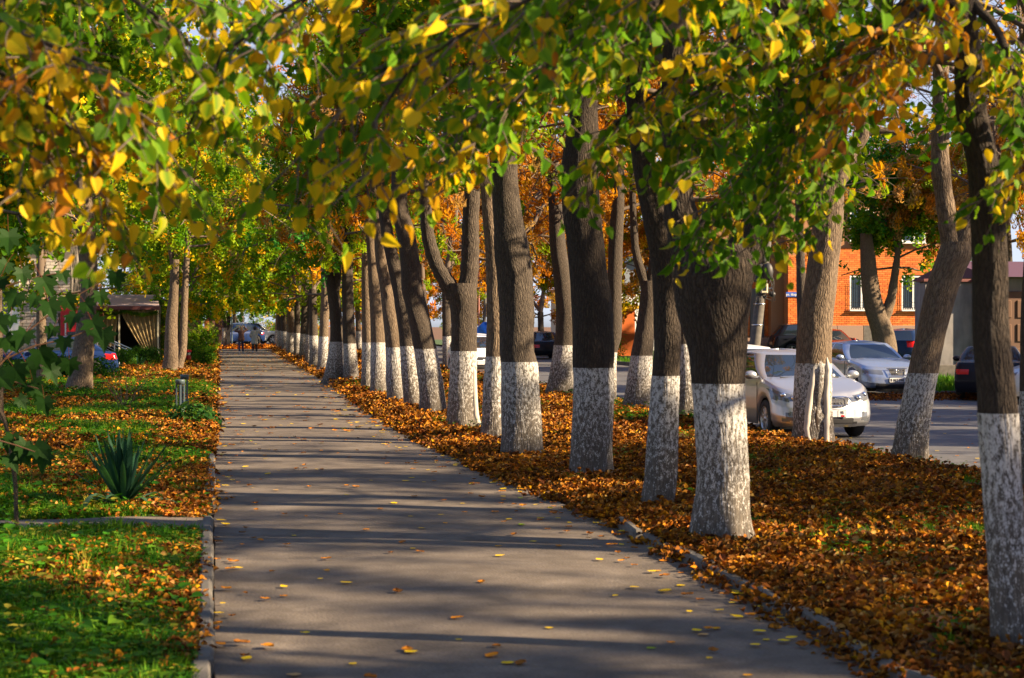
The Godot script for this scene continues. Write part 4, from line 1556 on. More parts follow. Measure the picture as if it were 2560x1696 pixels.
func buildings() -> void:
	# brick house on the right
	var h := thing("brick_house", "orange brick house with white windows and iron grilles across the road", "house", Vector3(31, 0, -84))
	var Z := 3.2
	var core := MB.new()
	core.box(Vector3(0.5, 4.3, 0), Vector3(9.8, 8.6, 6.3))
	part("wall", core, M.mortar, h)
	var holes := [[-0.41, 0.83, 2.58, 4.24], [2.27, 3.5, 2.58, 4.24]]
	wall_of(h, "brick", -3.7, 5.35, 1.8, 5.6, Z, 0.262, 0.1, 0.012, "brick", holes, Vector2(0.4, 2.8))
	for q in holes:
		window(h, q[0], q[1], q[2], q[3], Z - 0.02, true)
	window(h, -0.41, 0.83, 5.9, 7.5, Z + 0.02, false)
	window(h, 2.27, 3.5, 5.9, 7.5, Z + 0.02, false)
	for k in 7:
		var p := MB.new()
		p.box(Vector3(-3.1 + 1.35 * k, 0.9, Z + 0.02), Vector3(1.33, 1.8, 0.14), Basis.IDENTITY, 0.01)
		part("plinth_slab", p, M.granite if k != 3 else M.concrete, h)
	var pil := MB.new()
	pil.box(Vector3(-3.25, 5.0, Z + 0.3), Vector3(1.05, 6.4, 0.5))
	part("pilaster", pil, M.mortar, h)
	var pn := thing("pilaster_face", "", "", Vector3.ZERO)
	remove_child(pn)
	pn.remove_meta("label")
	pn.remove_meta("category")
	pn.name = "pilaster_face"
	h.add_child(pn, true)
	wall_of(pn, "brick", -3.76, -2.74, 1.8, 5.2, Z + 0.58, 0.262, 0.1, 0.012, "brick", [], Vector2(-3.3, 3.0))
	var pp := MB.new()
	pp.box(Vector3(-3.25, 0.9, Z + 0.32), Vector3(1.12, 1.8, 0.6), Basis.IDENTITY, 0.01)
	pp.box(Vector3(-3.25, 1.84, Z + 0.34), Vector3(1.16, 0.07, 0.66), Basis.IDENTITY, 0.01)
	part("pilaster_base", pp, M.granite, h)
	var dp := MB.new()
	dp.rod(Vector3(-2.62, 0.1, Z + 0.2), Vector3(-2.62, 8.4, Z + 0.2), 0.06, 8)
	part("downpipe", dp, M.maroon_trim, h)
	var rf := MB.new()
	rf.quad(Vector3(-5, 8.6, 3.9), Vector3(6, 8.6, 3.9), Vector3(5, 10.8, 0), Vector3(-4, 10.8, 0), Vector3(0, 1, 1))
	rf.quad(Vector3(-5, 8.6, -3.9), Vector3(6, 8.6, -3.9), Vector3(5, 10.8, 0), Vector3(-4, 10.8, 0), Vector3(0, 1, -1))
	rf.tri(Vector3(-5, 8.6, 3.9), Vector3(-5, 8.6, -3.9), Vector3(-4, 10.8, 0), Vector3(-1, 1, 0))
	rf.tri(Vector3(6, 8.6, 3.9), Vector3(6, 8.6, -3.9), Vector3(5, 10.8, 0), Vector3(1, 1, 0))
	part("roof", rf, M.plum_roof, h)
	# recessed entrance wing with steps
	var wing := MB.new()
	wing.box(Vector3(-6.2, 4.0, 0.2), Vector3(4.0, 8.0, 5.0))
	part("wing", wing, M.mortar, h)
	var wf := Node3D.new()
	wf.name = "wing_face"
	h.add_child(wf, true)
	wall_of(wf, "brick", -8.2, -3.85, 1.3, 4.8, 2.72, 0.262, 0.1, 0.012, "brick", [[-5.35, -4.6, 0.0, 3.6]], Vector2(-4.6, 2.4))
	var dr := MB.new()
	dr.box(Vector3(-4.97, 2.4, 2.72), Vector3(0.72, 2.4, 0.1), Basis.IDENTITY, 0.01)
	var door := part("door", dr, M.door_grey, h)
	var dh := MB.new()
	dh.rod(Vector3(-4.72, 2.3, 2.8), Vector3(-4.72, 2.5, 2.8), 0.015)
	part("handle", dh, M.steel, door)
	var mb2 := MB.new()
	mb2.box(Vector3(-3.98, 3.3, 2.8), Vector3(0.12, 0.9, 0.12))
	part("letter_box", mb2, M.concrete, h)
	for k in 6:
		var st := MB.new()
		st.box(Vector3(-5.0 + 0.11 * k, 0.1 + 0.2 * (5 - k), 3.0 + 0.3 * k), Vector3(1.5 + 0.22 * k, 0.2, 0.6), Basis.IDENTITY, 0.012)
		part("step", st, M.granite, h)
	# blue street sign on the pilaster
	var sg := thing("street_sign", "blue street name plate with pale letters on the brick pilaster", "sign", Vector3(27.55, 3.3, -80.15))
	var sb := MB.new()
	sb.box(Vector3.ZERO, Vector3(0.86, 0.235, 0.03), Basis.IDENTITY, 0.008)
	part("panel", sb, M.sign_blue, sg)
	text("lettering", "ул. Маркова", 0.15, M.plate, sg, Vector3(0.0, -0.005, 0.018), 0.0, 0.95)
	# grey rendered wall and the old house with a carved door
	var w := thing("rendered_wall", "tall grey rendered wall with streaks, beside the brick house", "wall", Vector3(22.9, 0, -51.5))
	var wb := MB.new()
	wb.box(Vector3(0.2, 1.6, 0), Vector3(2.4, 3.2, 0.4), Basis.IDENTITY, 0.02)
	part("wall", wb, M.grey_render, w)
	var cp := MB.new()
	cp.box(Vector3(0.2, 3.25, 0), Vector3(2.55, 0.1, 0.55), Basis.IDENTITY, 0.015)
	part("coping", cp, M.maroon_trim, w)
	var ft := MB.new()
	ft.box(Vector3(0.2, 0.3, 0.02), Vector3(2.44, 0.6, 0.46), Basis.IDENTITY, 0.02)
	part("footing", ft, M.concrete, w)
	var oh := thing("old_house", "old house with plum roof and a brown carved door at the right margin", "house", Vector3(25.7, 0, -52.5))
	var ob := MB.new()
	ob.box(Vector3(0, 1.65, -1.0), Vector3(4.3, 3.3, 5.0))
	part("wall", ob, M.grey_render, oh)
	var orf := MB.new()
	orf.quad(Vector3(-1.95, 3.35, 2.1), Vector3(2.8, 3.35, 2.1), Vector3(2.8, 3.95, -1.2), Vector3(-1.95, 3.95, -1.2), Vector3(0, 1, 1))
	orf.quad(Vector3(-1.95, 3.35, -4.4), Vector3(2.8, 3.35, -4.4), Vector3(2.8, 3.95, -1.2), Vector3(-1.95, 3.95, -1.2), Vector3(0, 1, -1))
	orf.tri(Vector3(-1.95, 3.35, 2.1), Vector3(-1.95, 3.35, -4.4), Vector3(-1.95, 3.95, -1.2), Vector3(-1, 0, 0))
	part("roof", orf, M.plum_roof, oh)
	var cd := MB.new()
	cd.box(Vector3(-1.0, 1.6, 1.53), Vector3(1.2, 2.6, 0.1), Basis.IDENTITY, 0.02)
	var cdo := part("door", cd, M.brown_board, oh)
	for r in 3:
		for c in 2:
			var pa := MB.new()
			pa.box(Vector3(-1.27 + 0.54 * c, 0.85 + 0.75 * r, 1.595), Vector3(0.36, 0.56, 0.05), Basis.IDENTITY, 0.02)
			part("panel", pa, M.stem_brown, cdo)
	# small brick outbuilding with a yellow beam, far up the road
	var sm := thing("brick_outbuilding", "small brown brick outbuilding with a yellow roof edge far across the road", "building", Vector3(21.6, 0, -95))
	var s1 := MB.new()
	s1.box(Vector3(0, 1.35, 0), Vector3(2.6, 2.7, 3.0))
	part("wall", s1, M.brick_2, sm)
	var s2 := MB.new()
	s2.box(Vector3(0, 2.8, 0.2), Vector3(3.0, 0.2, 3.6))
	part("roof", s2, M.yellow_trim, sm)
	var fh := thing("gabled_house", "pale house with a grey gabled roof behind the far trees", "house", Vector3(27.5, 0, -115))
	var f1 := MB.new()
	f1.box(Vector3(0, 2.0, 0), Vector3(9, 4.0, 7))
	part("wall", f1, M.white_paint, fh)
	var f2 := MB.new()
	f2.quad(Vector3(-5, 3.9, 4), Vector3(-5, 3.9, -4), Vector3(0, 6.4, -4), Vector3(0, 6.4, 4), Vector3(-1, 1, 0))
	f2.quad(Vector3(5, 3.9, 4), Vector3(5, 3.9, -4), Vector3(0, 6.4, -4), Vector3(0, 6.4, 4), Vector3(1, 1, 0))
	f2.tri(Vector3(-4.5, 3.9, 3.5), Vector3(4.5, 3.9, 3.5), Vector3(0, 6.2, 3.5), Vector3.BACK)
	part("roof", f2, M.grey_roof, fh)
	# stone-clad building with a cafe porch on the left
	var st := thing("stone_building", "building faced with rough pale stone blocks behind the maple leaves", "building", Vector3(-9, 0, -76))
	var sc := MB.new()
	sc.box(Vector3(-1.5, 4.5, -1.6), Vector3(9.0, 9.0, 6.0))
	part("wall", sc, M.stone_mortar, st)
	wall_of(st, "stone_block", -3.6, 2.95, 0.3, 4.6, 1.43, 0.32, 0.135, 0.018, "stone", [[2.5, 3.4, 0.0, 2.2]], Vector2(1.2, 1.8))
	for k in 3:
		var pp2 := MB.new()
		pp2.box(Vector3(0.72 - 3.3 * k, 4.4, 1.6), Vector3(0.42, 8.4, 0.3), Basis.IDENTITY, 0.02)
		part("pilaster", pp2, M.white_paint, st)
	var kd := MB.new()
	kd.box(Vector3(2.95, 1.55, 1.5), Vector3(0.75, 2.0, 0.12), Basis.IDENTITY, 0.01)
	var kdo := part("door", kd, M.red_paint, st)
	var kg := MB.new()
	kg.box(Vector3(3.05, 1.2, 1.57), Vector3(0.4, 0.7, 0.03))
	part("pane", kg, M.window_dark, kdo)
	var kp := MB.new()
	kp.box(Vector3(2.78, 1.4, 1.58), Vector3(0.06, 1.7, 0.06))
	part("post", kp, M.white_paint, kdo)
	var sg2 := MB.new()
	sg2.box(Vector3(2.9, 2.75, 1.56), Vector3(0.9, 0.3, 0.06), Basis.IDENTITY, 0.01)
	var sgn := part("sign_board", sg2, M.red_paint, st)
	text("lettering", "1-821-0", 0.2, M.white_paint, sgn, Vector3(2.9, 2.74, 1.6), 0.0, 0.9)
	var po := thing("porch", "cafe porch with mauve roof, maroon fascia and drawn khaki curtains", "porch", Vector3(-3.95, 0, -78.2))
	var pr := MB.new()
	pr.quad(Vector3(-1.5, 2.66, 0.75), Vector3(1.48, 2.66, 0.75), Vector3(1.3, 3.2, -2.0), Vector3(-1.5, 3.2, -2.0), Vector3(0, 1, 0.4))
	pr.quad(Vector3(-1.5, 2.6, 0.75), Vector3(1.48, 2.6, 0.75), Vector3(1.3, 3.1, -2.0), Vector3(-1.5, 3.1, -2.0), Vector3(0, -1, 0))
	part("roof", pr, M.mauve_roof, po)
	var fa := MB.new()
	fa.box(Vector3(0, 2.58, 0.78), Vector3(3.0, 0.17, 0.08), Basis.IDENTITY, 0.01)
	part("fascia", fa, M.maroon_trim, po)
	for x in [-1.45, -0.25, 1.42]:
		var ps := MB.new()
		ps.box(Vector3(x, 1.3, 0.66), Vector3(0.07, 2.5, 0.07))
		part("post", ps, M.cream, po)
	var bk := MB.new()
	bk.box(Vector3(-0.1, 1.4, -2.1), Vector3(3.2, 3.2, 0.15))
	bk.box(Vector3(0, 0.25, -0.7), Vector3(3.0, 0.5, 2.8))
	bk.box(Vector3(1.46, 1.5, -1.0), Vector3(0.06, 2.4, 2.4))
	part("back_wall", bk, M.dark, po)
	# curtains: the left hung straight, the right drawn aside to its post
	for s in 2:
		var cm := MB.new()
		var cp2 := PackedVector3Array()
		for j in 13:
			var t := j / 12.0
			for i in 61:
				var u := i / 60.0
				var x0: float = [-1.42, lerpf(-0.2, 0.95, pow(t, 1.25))][s]
				var x1: float = [lerpf(-0.28, -0.45, t), 1.38][s]
				var x := lerpf(x0, x1, u)
				cp2.append(Vector3(x, 2.5 - t * [1.6, 2.05][s], 0.6 + 0.05 * sin(u * [34.0, 44.0][s]) * (1.0 + 0.3 * sin(u * 9.0 + t * 2.0))))
		cm.grid(cp2, 61, 13, false)
		part("curtain", cm, M.khaki, po)
	var gb := PackedFloat32Array()
	for k in 500:
		var u := rng.randf()
		var sag := 0.12 + 0.16 * absf(sin(u * PI * 2.0)) + 0.1 * u
		push(gb, turned().scaled_local(Vector3.ONE * 0.9), Vector3(-1.4 + 2.8 * u, 2.52 - sag * rng.randf_range(0.6, 1.0), 0.8 + rng.randf_range(-0.05, 0.06)), pick([DEEP, 2.0, GREEN, 3.0]))
	many("garland", spray.weed_0, M.leaf, gb, po)
	# stair rail in front of the porch
	var ra := thing("stair_railing", "steel stair railing sloping down in front of the curtained porch", "railing", Vector3(-4.2, 0, -73.2))
	var r1 := MB.new()
	var dz := Vector3(0, 0, 0)
	r1.rod(Vector3(-1.4, 1.78, 0), Vector3(0.58, 0.78, 0), 0.03, 8)
	r1.rod(Vector3(-1.4, 1.83, 0.5), Vector3(0.75, 0.84, 0.5), 0.03, 8)
	part("handrail", r1, M.steel, ra)
	for k in 6:
		var rr := MB.new()
		var dy := 0.14 + 0.12 * k
		rr.rod(Vector3(-1.4, 1.78 - dy, 0), Vector3(0.5, 0.82 - dy, 0), 0.01, 5)
		part("rail", rr, M.steel, ra)
	for x in [-1.3, -0.65, 0.05, 0.5]:
		var rp := MB.new()
		var y1: float = 1.78 - (x + 1.4) * 0.505
		rp.rod(Vector3(x, y1 - 1.0, 0), Vector3(x, y1, 0), 0.025, 6)
		rp.ball(Vector3(x, y1 + 0.02, 0), Vector3(0.04, 0.04, 0.04), 8, 6)
		part("post", rp, M.steel, ra)
	var sp := MB.new()
	for k in 5:
		sp.box(Vector3(-1.7 + 0.45 * k, 0.38 - 0.09 * k, -0.8), Vector3(0.46, 0.76 - 0.18 * k, 1.4))
	part("steps", sp, M.concrete, ra)
	# hut, post and board at the end of the path
	var hu := thing("wooden_hut", "brown wooden hut with an orange panel at the end of the path", "hut", Vector3(-0.7, 0.0, -139))
	var hb := MB.new()
	hb.box(Vector3(0.6, 1.3, -1), Vector3(1.35, 2.6, 2.0))
	hb.box(Vector3(-2.2, 1.3, -1), Vector3(3.6, 2.6, 2.0))
	part("wall", hb, M.brown_board, hu)
	var hp := MB.new()
	hp.box(Vector3(-0.08, 1.75, 0.05), Vector3(0.34, 0.95, 0.08))
	part("panel", hp, M.orange_panel, hu)
	var hr := MB.new()
	hr.box(Vector3(-0.6, 2.7, -0.9), Vector3(4.6, 0.18, 2.6))
	part("roof", hr, M.dark, hu)
	var hd := MB.new()
	hd.box(Vector3(1.55, 1.25, -1.2), Vector3(0.5, 2.5, 1.4))
	part("side_board", hd, M.dark, hu)


func furniture() -> void:
	# two open-sided bollard lamps
	var first: Node3D = null
	for k in 2:
		if k == 0:
			first = thing("bollard_lamp", "nearer grey bollard lamp of open posts, beside the path on the lawn", "bollard", Vector3(-0.69, 0.07, -33.9), 0.4, "bollard lamps beside the path")
			var b := MB.new()
			b.lathe(Vector3.ZERO, [Vector2(0.092, -0.1), Vector2(0.092, 0.2), Vector2(0.085, 0.215), Vector2(0.001, 0.215)], 20)
			part("base", b, M.lamp_grey, first)
			for q in 4:
				var p := MB.new()
				var a := TAU * q / 4.0 + 0.3
				p.box(Vector3(cos(a) * 0.075, 0.43, sin(a) * 0.075), Vector3(0.03, 0.46, 0.03), Basis(Vector3.UP, -a), 0.004)
				part("post", p, M.lamp_grey, first)
			var c := MB.new()
			c.lathe(Vector3.ZERO, [Vector2(0.001, 0.655), Vector2(0.092, 0.655), Vector2(0.092, 0.735), Vector2(0.085, 0.75), Vector2(0.001, 0.755)], 20)
			part("cap", c, M.lamp_grey, first)
		else:
			var o: Node3D = first.duplicate()
			o.name = numbered("bollard_lamp")
			add_child(o, true)
			o.position = Vector3(-0.66, 0.08, -36.8)
			o.rotation.y = 1.1
			o.set_meta("label", "farther grey bollard lamp standing just behind the nearer one")
	# leaning concrete pole with a meter box and gear
	var po := thing("utility_pole", "leaning grey concrete pole with cream meter box and black electrical gear", "utility pole", Vector3(19.0, 0.1, -59.6))
	var pm := MB.new()
	pm.tube(PackedVector3Array([Vector3(-0.15, -0.2, 0), Vector3(0.0, 1.0, 0), Vector3(0.42, 4.4, 0), Vector3(0.75, 7.5, 0)]), PackedFloat32Array([0.21, 0.2, 0.165, 0.13]), 14)
	part("pole", pm, M.concrete, po)
	for y in [0.9, 1.75, 2.5]:
		var bd := MB.new()
		bd.lathe(Vector3(y * 0.123 - 0.12, y, 0), [Vector2(0.205, -0.02), Vector2(0.215, 0.0), Vector2(0.2, 0.02)], 14)
		part("band", bd, M.steel, po)
	var bx := MB.new()
	bx.box(Vector3(0.27, 3.05, 0.25), Vector3(0.26, 0.36, 0.14), Basis.IDENTITY, 0.03)
	var box := part("meter_box", bx, M.cream, po)
	var bw := MB.new()
	bw.box(Vector3(0.27, 3.05, 0.325), Vector3(0.13, 0.16, 0.01))
	part("window", bw, M.window_dark, box)
	var ge := MB.new()
	ge.box(Vector3(0.1, 3.6, 0.1), Vector3(0.22, 0.65, 0.25), Basis(Vector3.BACK, -0.12), 0.03)
	ge.ball(Vector3(0.42, 3.65, 0.22), Vector3(0.2, 0.32, 0.18))
	ge.ball(Vector3(0.62, 2.85, 0.1), Vector3(0.13, 0.1, 0.13))
	ge.lathe(Vector3(0.3, 4.0, 0.1), [Vector2(0.12, 0), Vector2(0.14, 0.1), Vector2(0.1, 0.45), Vector2(0.01, 0.5)], 12)
	for s in 9:
		var a := s * 0.7
		ge.tube(PackedVector3Array([Vector3(0.25, 2.75, 0.15), Vector3(0.3 + 0.4 * cos(a), 2.6 + 0.2 * sin(a * 1.7), 0.2), Vector3(0.35 + 0.3 * cos(a + 1.0), 3.3, 0.25), Vector3(0.35, 4.2, 0.1)]), PackedFloat32Array([0.014, 0.014, 0.014, 0.014]), 5)
	part("cable_gear", ge, M.plastic, po)
	var cl := MB.new()
	cl.rod(Vector3(-0.05, 3.05, 0.2), Vector3(0.6, 3.05, 0.2), 0.03, 6)
	part("clamp", cl, M.steel, po)
	# lamp post and striped pole, and a blue tarpaulin, up the road
	var lp := thing("lamp_post", "slim grey lamp post far up the road above the blue tarpaulin", "lamp post", Vector3(12.9, 0, -84))
	var lm := MB.new()
	lm.rod(Vector3(0, 0, 0), Vector3(0.25, 7.0, 0), 0.09, 8, 0.06)
	part("pole", lm, M.concrete, lp)
	var la := MB.new()
	la.tube(PackedVector3Array([Vector3(0.25, 6.9, 0), Vector3(0.6, 7.4, 0.3), Vector3(1.4, 7.6, 0.8)]), PackedFloat32Array([0.05, 0.045, 0.04]), 6)
	part("arm", la, M.concrete, lp)
	var lh := MB.new()
	lh.ball(Vector3(1.5, 7.6, 0.85), Vector3(0.22, 0.07, 0.13))
	part("lamp_head", lh, M.steel, lp)
	var tp := thing("thin_pole", "thin pale red pole beside the grey lamp post", "pole", Vector3(12.55, 0, -83))
	var tm := MB.new()
	tm.rod(Vector3.ZERO, Vector3(0, 5.0, 0), 0.035, 6)
	part("pole", tm, mat("faded_red", Color(0.5, 0.22, 0.18), 0.6), tp)
	var ta := thing("tarpaulin", "bright blue tarpaulin bulging over a load behind the white minivan", "tarpaulin", Vector3(12.25, 0, -79))
	var tb := MB.new()
	var pts := PackedVector3Array()
	for j in 11:
		var b := PI * 0.5 * (1.0 - j / 10.0 * 0.98)
		for i in 25:
			var a := -TAU * (i % 24) / 24.0
			var r := 1.0 + 0.14 * sin(a * 5.0 + j * 0.8) + 0.08 * sin(a * 9.0)
			pts.append(Vector3(cos(a) * sin(PI / 2 - b) * 0.55 * r, 1.15 + sin(b) * 0.75 * (1.0 + 0.1 * sin(a * 3.0)), sin(a) * sin(PI / 2 - b) * 0.5 * r))
	var rev := PackedVector3Array()
	for j in range(10, -1, -1):
		for i in 25:
			rev.append(pts[j * 25 + i])
	tb.grid(rev, 25, 11, true)
	part("sheet", tb, M.tarp_blue, ta)
	var tc := MB.new()
	tc.box(Vector3(0, 0.6, 0), Vector3(0.9, 1.15, 0.8), Basis.IDENTITY, 0.03)
	part("load", tc, M.brown_board, ta)
	# red hydrant post, kerb blocks
	var hy := thing("hydrant", "small red hydrant post with a white collar under the hedge by the path", "hydrant", Vector3(-1.24, 0.05, -79.6))
	var h1 := MB.new()
	h1.lathe(Vector3.ZERO, [Vector2(0.07, 0), Vector2(0.07, 0.18), Vector2(0.11, 0.22), Vector2(0.12, 0.36), Vector2(0.07, 0.42)], 14)
	part("barrel", h1, M.red_paint, hy)
	var h2 := MB.new()
	h2.lathe(Vector3(0.01, 0.42, 0), [Vector2(0.075, 0), Vector2(0.085, 0.05), Vector2(0.05, 0.12)], 12)
	part("collar", h2, M.white_paint, hy)
	var h3 := MB.new()
	h3.box(Vector3(0, 0.6, 0), Vector3(0.27, 0.12, 0.2), Basis.IDENTITY, 0.02)
	part("cap", h3, M.red_paint, hy)
	var h4 := MB.new()
	h4.rod(Vector3(0.0, 0.5, 0.0), Vector3(0.0, 0.58, 0.0), 0.04, 8)
	part("spindle", h4, M.dark, hy)
	for q in [[Vector3(-2.35, 0.1, -56.8), Vector3(0.9, 0.22, 0.3), 0.15, "long broken concrete block lying on the lawn before the pale double tree"], [Vector3(-1.35, 0.09, -71.6), Vector3(0.25, 0.24, 0.25), 0.4, "short concrete block beside the flared base of the pale double tree"], [Vector3(-0.2, 0.06, -69.5), Vector3(0.4, 0.16, 0.25), 0.1, "low concrete block at the path edge under the round bush"]]:
		var o := thing("concrete_block", q[3], "block", q[0], q[2], "loose concrete blocks on the lawn side")
		var m := MB.new()
		m.box(Vector3.ZERO, q[1], Basis.IDENTITY, 0.025)
		part("block", m, M.concrete, o)
	var ps := thing("sign_post", "grey-blue metal post at the far end of the path", "post", Vector3(1.2, 0.05, -138.5))
	var pq := MB.new()
	pq.rod(Vector3.ZERO, Vector3(0, 2.8, 0), 0.06, 8)
	part("post", pq, M.lamp_grey, ps)


func bush(label: String, at: Vector3, size: Vector3, n: int, colors: Array, sp: String, scale_: float, group := "") -> void:
	var o := thing("bush", label, "bush", at, 0.0, group)
	var br := MB.new()
	for k in 12:
		var d := Vector3(rng.randf_range(-0.8, 0.8) * size.x, size.y * rng.randf_range(1.0, 1.7), rng.randf_range(-0.8, 0.8) * size.z)
		br.rod(Vector3(d.x * 0.15, -0.05, d.z * 0.15), d, 0.012, 4, 0.004)
	part("stems", br, M.stem_brown, o).set_meta("kind", "stuff")
	var buf := PackedFloat32Array()
	for k in n:
		var d := rv().normalized() * pow(rng.randf(), 0.4)
		var lump := 1.0 + 0.25 * bumps.get_noise_3d(d.x * 90.0, d.y * 90.0, d.z * 90.0 + at.x * 50.0)
		var p := Vector3(d.x * size.x, size.y + d.y * size.y, d.z * size.z) * lump
		push(buf, along(d + Vector3(0, 0.5, 0) + rv() * 0.7, rv()).scaled_local(Vector3.ONE * scale_ * rng.randf_range(0.7, 1.2)), p, pick(colors))
	many("foliage", spray[sp], M.leaf, buf, o)


func plants() -> void:
	# sword-leaved yucca; every blade its own
	for q in [[Vector3(-0.92, 0.05, -17.75), 1.0, 70, "large yucca with stiff blue-green sword leaves beside the path"], [Vector3(-3.05, 0.05, -70.5), 0.75, 18, "small pale yucca in front of the dark porch"]]:
		var o := thing("yucca", q[3], "plant", q[0])
		var forms: Array = []
		for f in 4:
			var mb := MB.new()
			var pts := PackedVector3Array()
			var fold: float = [0.0, 0.12, 0.5, 1.0][f]
			for j in 9:
				var t := j / 8.0
				var w := 0.021 * (0.55 + 1.1 * t) * (1.0 - pow(t, 4.0)) + 0.001
				var y := t
				var zz := fold * 0.42 * t * t
				if f >= 2 and t > 0.5:
					y = 0.5 + (t - 0.5) * (0.65 - 0.9 * fold * (t - 0.4))
				for i in 3:
					pts.append(Vector3((i - 1) * w, y, zz + absf(i - 1.0) * 0.012))
			mb.col = [Color(0.035, 0.10, 0.055), Color(0.045, 0.12, 0.06), Color(0.06, 0.14, 0.075), Color(0.075, 0.15, 0.09)][f]
			mb.grid(pts, 3, 9, false)
			forms.append(mb.mesh())
		for k in int(q[2]):
			var b := MeshInstance3D.new()
			b.name = "leaf" if k == 0 else "leaf_%03d" % k
			var tilt := rng.randf_range(0.5, 1.65) if k % 5 < 3 else rng.randf_range(0.05, 0.6)
			var f := 0
			if tilt > 0.9:
				f = 2 + rng.randi() % 2
			elif tilt > 0.5:
				f = 1
			b.mesh = forms[f]
			b.set_surface_override_material(0, M.blade)
			o.add_child(b, true)
			var len_: float = q[1] * rng.randf_range(0.58, 0.84)
			b.transform = Transform3D((Basis(Vector3.UP, rng.randf() * TAU) * Basis(Vector3.RIGHT, tilt)).scaled_local(Vector3(1.25, len_, len_)), Vector3(rng.randf_range(-0.04, 0.04), 0.01, rng.randf_range(-0.04, 0.04)))
	# maple saplings reaching in from the left, big dark leaves
	var lobes := MB.new()
	var tipy := [[0.0, 0.0], [0.16, -0.12], [0.42, -0.16], [0.34, 0.06], [0.62, 0.22], [0.40, 0.32], [0.44, 0.62], [0.22, 0.54], [0.0, 1.0]]
	for s in [-1.0, 1.0]:
		lobes.col = Color(0.02, 0.06, 0.012) if s < 0 else Color(0.026, 0.075, 0.015)
		var c := Vector3(0, 0.22, 0.0)
		for k in 8:
			var a := Vector3(tipy[k][0] * s, tipy[k][1], 0.12 * absf(tipy[k][0]) - 0.25 * tipy[k][1] * tipy[k][1])
			var b := Vector3(tipy[k + 1][0] * s, tipy[k + 1][1], 0.12 * absf(tipy[k + 1][0]) - 0.25 * tipy[k + 1][1] * tipy[k + 1][1])
			lobes.tri(c, a, b, Vector3.BACK)
	lobes.col = Color(0.2, 0.06, 0.03)
	lobes.rod(Vector3(0, -0.7, 0.1), Vector3.ZERO, 0.014, 4)
	var lm := lobes.mesh()
	var ma := thing("maple_sapling", "young maple with large dark green leaves reaching in at the left edge", "sapling", Vector3(-2.1, 0.08, -14.5))
	var br := MB.new()
	var root := ma.position
	for l in [[-2.1, 0.0, -14.5, -2.02, 0.7, -14.5, -1.93, 1.37, -14.53, -1.9, 2.07, -14.53, -1.95, 2.9, -14.6], [-1.93, 1.37, -14.53, -1.69, 1.61, -14.49, -1.48, 1.86, -14.46, -1.21, 2.07, -14.41, -0.93, 2.23, -14.37], [-1.93, 1.37, -14.53, -1.66, 1.44, -14.48, -1.52, 1.4, -14.46, -1.42, 1.37, -14.44], [-1.69, 1.61, -14.49, -1.45, 1.72, -14.45, -1.21, 1.77, -14.41, -0.98, 1.86, -14.37], [-1.9, 2.07, -14.53, -1.66, 2.21, -14.49, -1.41, 2.28, -14.45, -1.24, 2.31, -14.42], [-1.98, 0.95, -14.53, -1.73, 0.95, -14.49, -1.59, 0.91, -14.47, -1.45, 0.86, -14.44]]:
		var p := PackedVector3Array()
		var r := PackedFloat32Array()
		for k in range(0, l.size(), 3):
			p.append(Vector3(l[k], l[k + 1], l[k + 2]) - root)
			r.append(lerpf(0.018 if l.size() > 14 and l[1] < 0.1 else 0.009, 0.004, float(k) / l.size()))
		br.tube(p, r, 6)
	part("stem", br, mat("red_twig", Color(0.13, 0.06, 0.03), 0.8), ma)
	var at := [[-1.68, 2.57, -14.67], [-1.52, 2.49, -14.87], [-1.22, 2.27, -14.22], [-1.03, 2.21, -14.5], [-0.84, 2.27, -15.01], [-1.66, 2.08, -15.15], [-1.3, 2.0, -14.0], [-1.18, 2.05, -14.09], [-1.46, 1.76, -13.92], [-1.42, 1.61, -14.46], [-1.01, 2.01, -13.81], [-1.0, 1.85, -14.41], [-0.92, 1.77, -14.67], [-1.6, 1.48, -14.26], [-1.52, 1.34, -14.81], [-1.36, 1.47, -14.66], [-1.16, 1.73, -13.83], [-1.69, 2.34, -14.68], [-1.69, 2.2, -14.25], [-1.39, 2.19, -14.43], [-1.56, 1.26, -14.26], [-1.5, 1.31, -14.83], [-1.76, 1.86, -14.52], [-1.64, 1.72, -14.1], [-1.31, 1.82, -14.59], [-1.16, 1.91, -14.9], [-0.92, 2.1, -14.19], [-1.52, 2.27, -14.17], [-1.74, 1.41, -14.44], [-1.6, 1.49, -15.19], [-1.33, 1.54, -15.2], [-1.68, 1.91, -14.84], [-1.5, 2.08, -15.13], [-1.17, 1.54, -14.33], [-1.33, 1.25, -13.95], [-1.65, 0.93, -14.68], [-1.54, 0.86, -14.66], [-1.47, 0.83, -14.65], [-1.4, 0.77, -14.64], [-1.58, 0.79, -14.67], [-1.73, 0.9, -14.69], [-1.68, 0.74, -14.68]]
	for k in at.size():
		var b := MeshInstance3D.new()
		b.name = "leaf" if k == 0 else "leaf_%03d" % k
		b.mesh = lm
		b.set_surface_override_material(0, M.leaf)
		ma.add_child(b, true)
		var q := Vector3(at[k][0], at[k][1], at[k][2]) - root
		var sz := rng.randf_range(0.12, 0.21)
		b.transform = Transform3D(along(Vector3(rng.randf_range(-0.5, 0.9), -0.8, rng.randf_range(-0.3, 0.8)), Vector3(rng.randf_range(-0.6, 0.6), 0.6, 1.0)).scaled_local(Vector3.ONE * sz), q + Vector3(0, sz * 0.4, 0))
	# dry twigs, young shoots, low mallow by the lamps
	var dt := thing("dry_twigs", "tangle of bare straw-coloured twigs standing in the grass", "twigs", Vector3(-1.9, 0.06, -37.2))
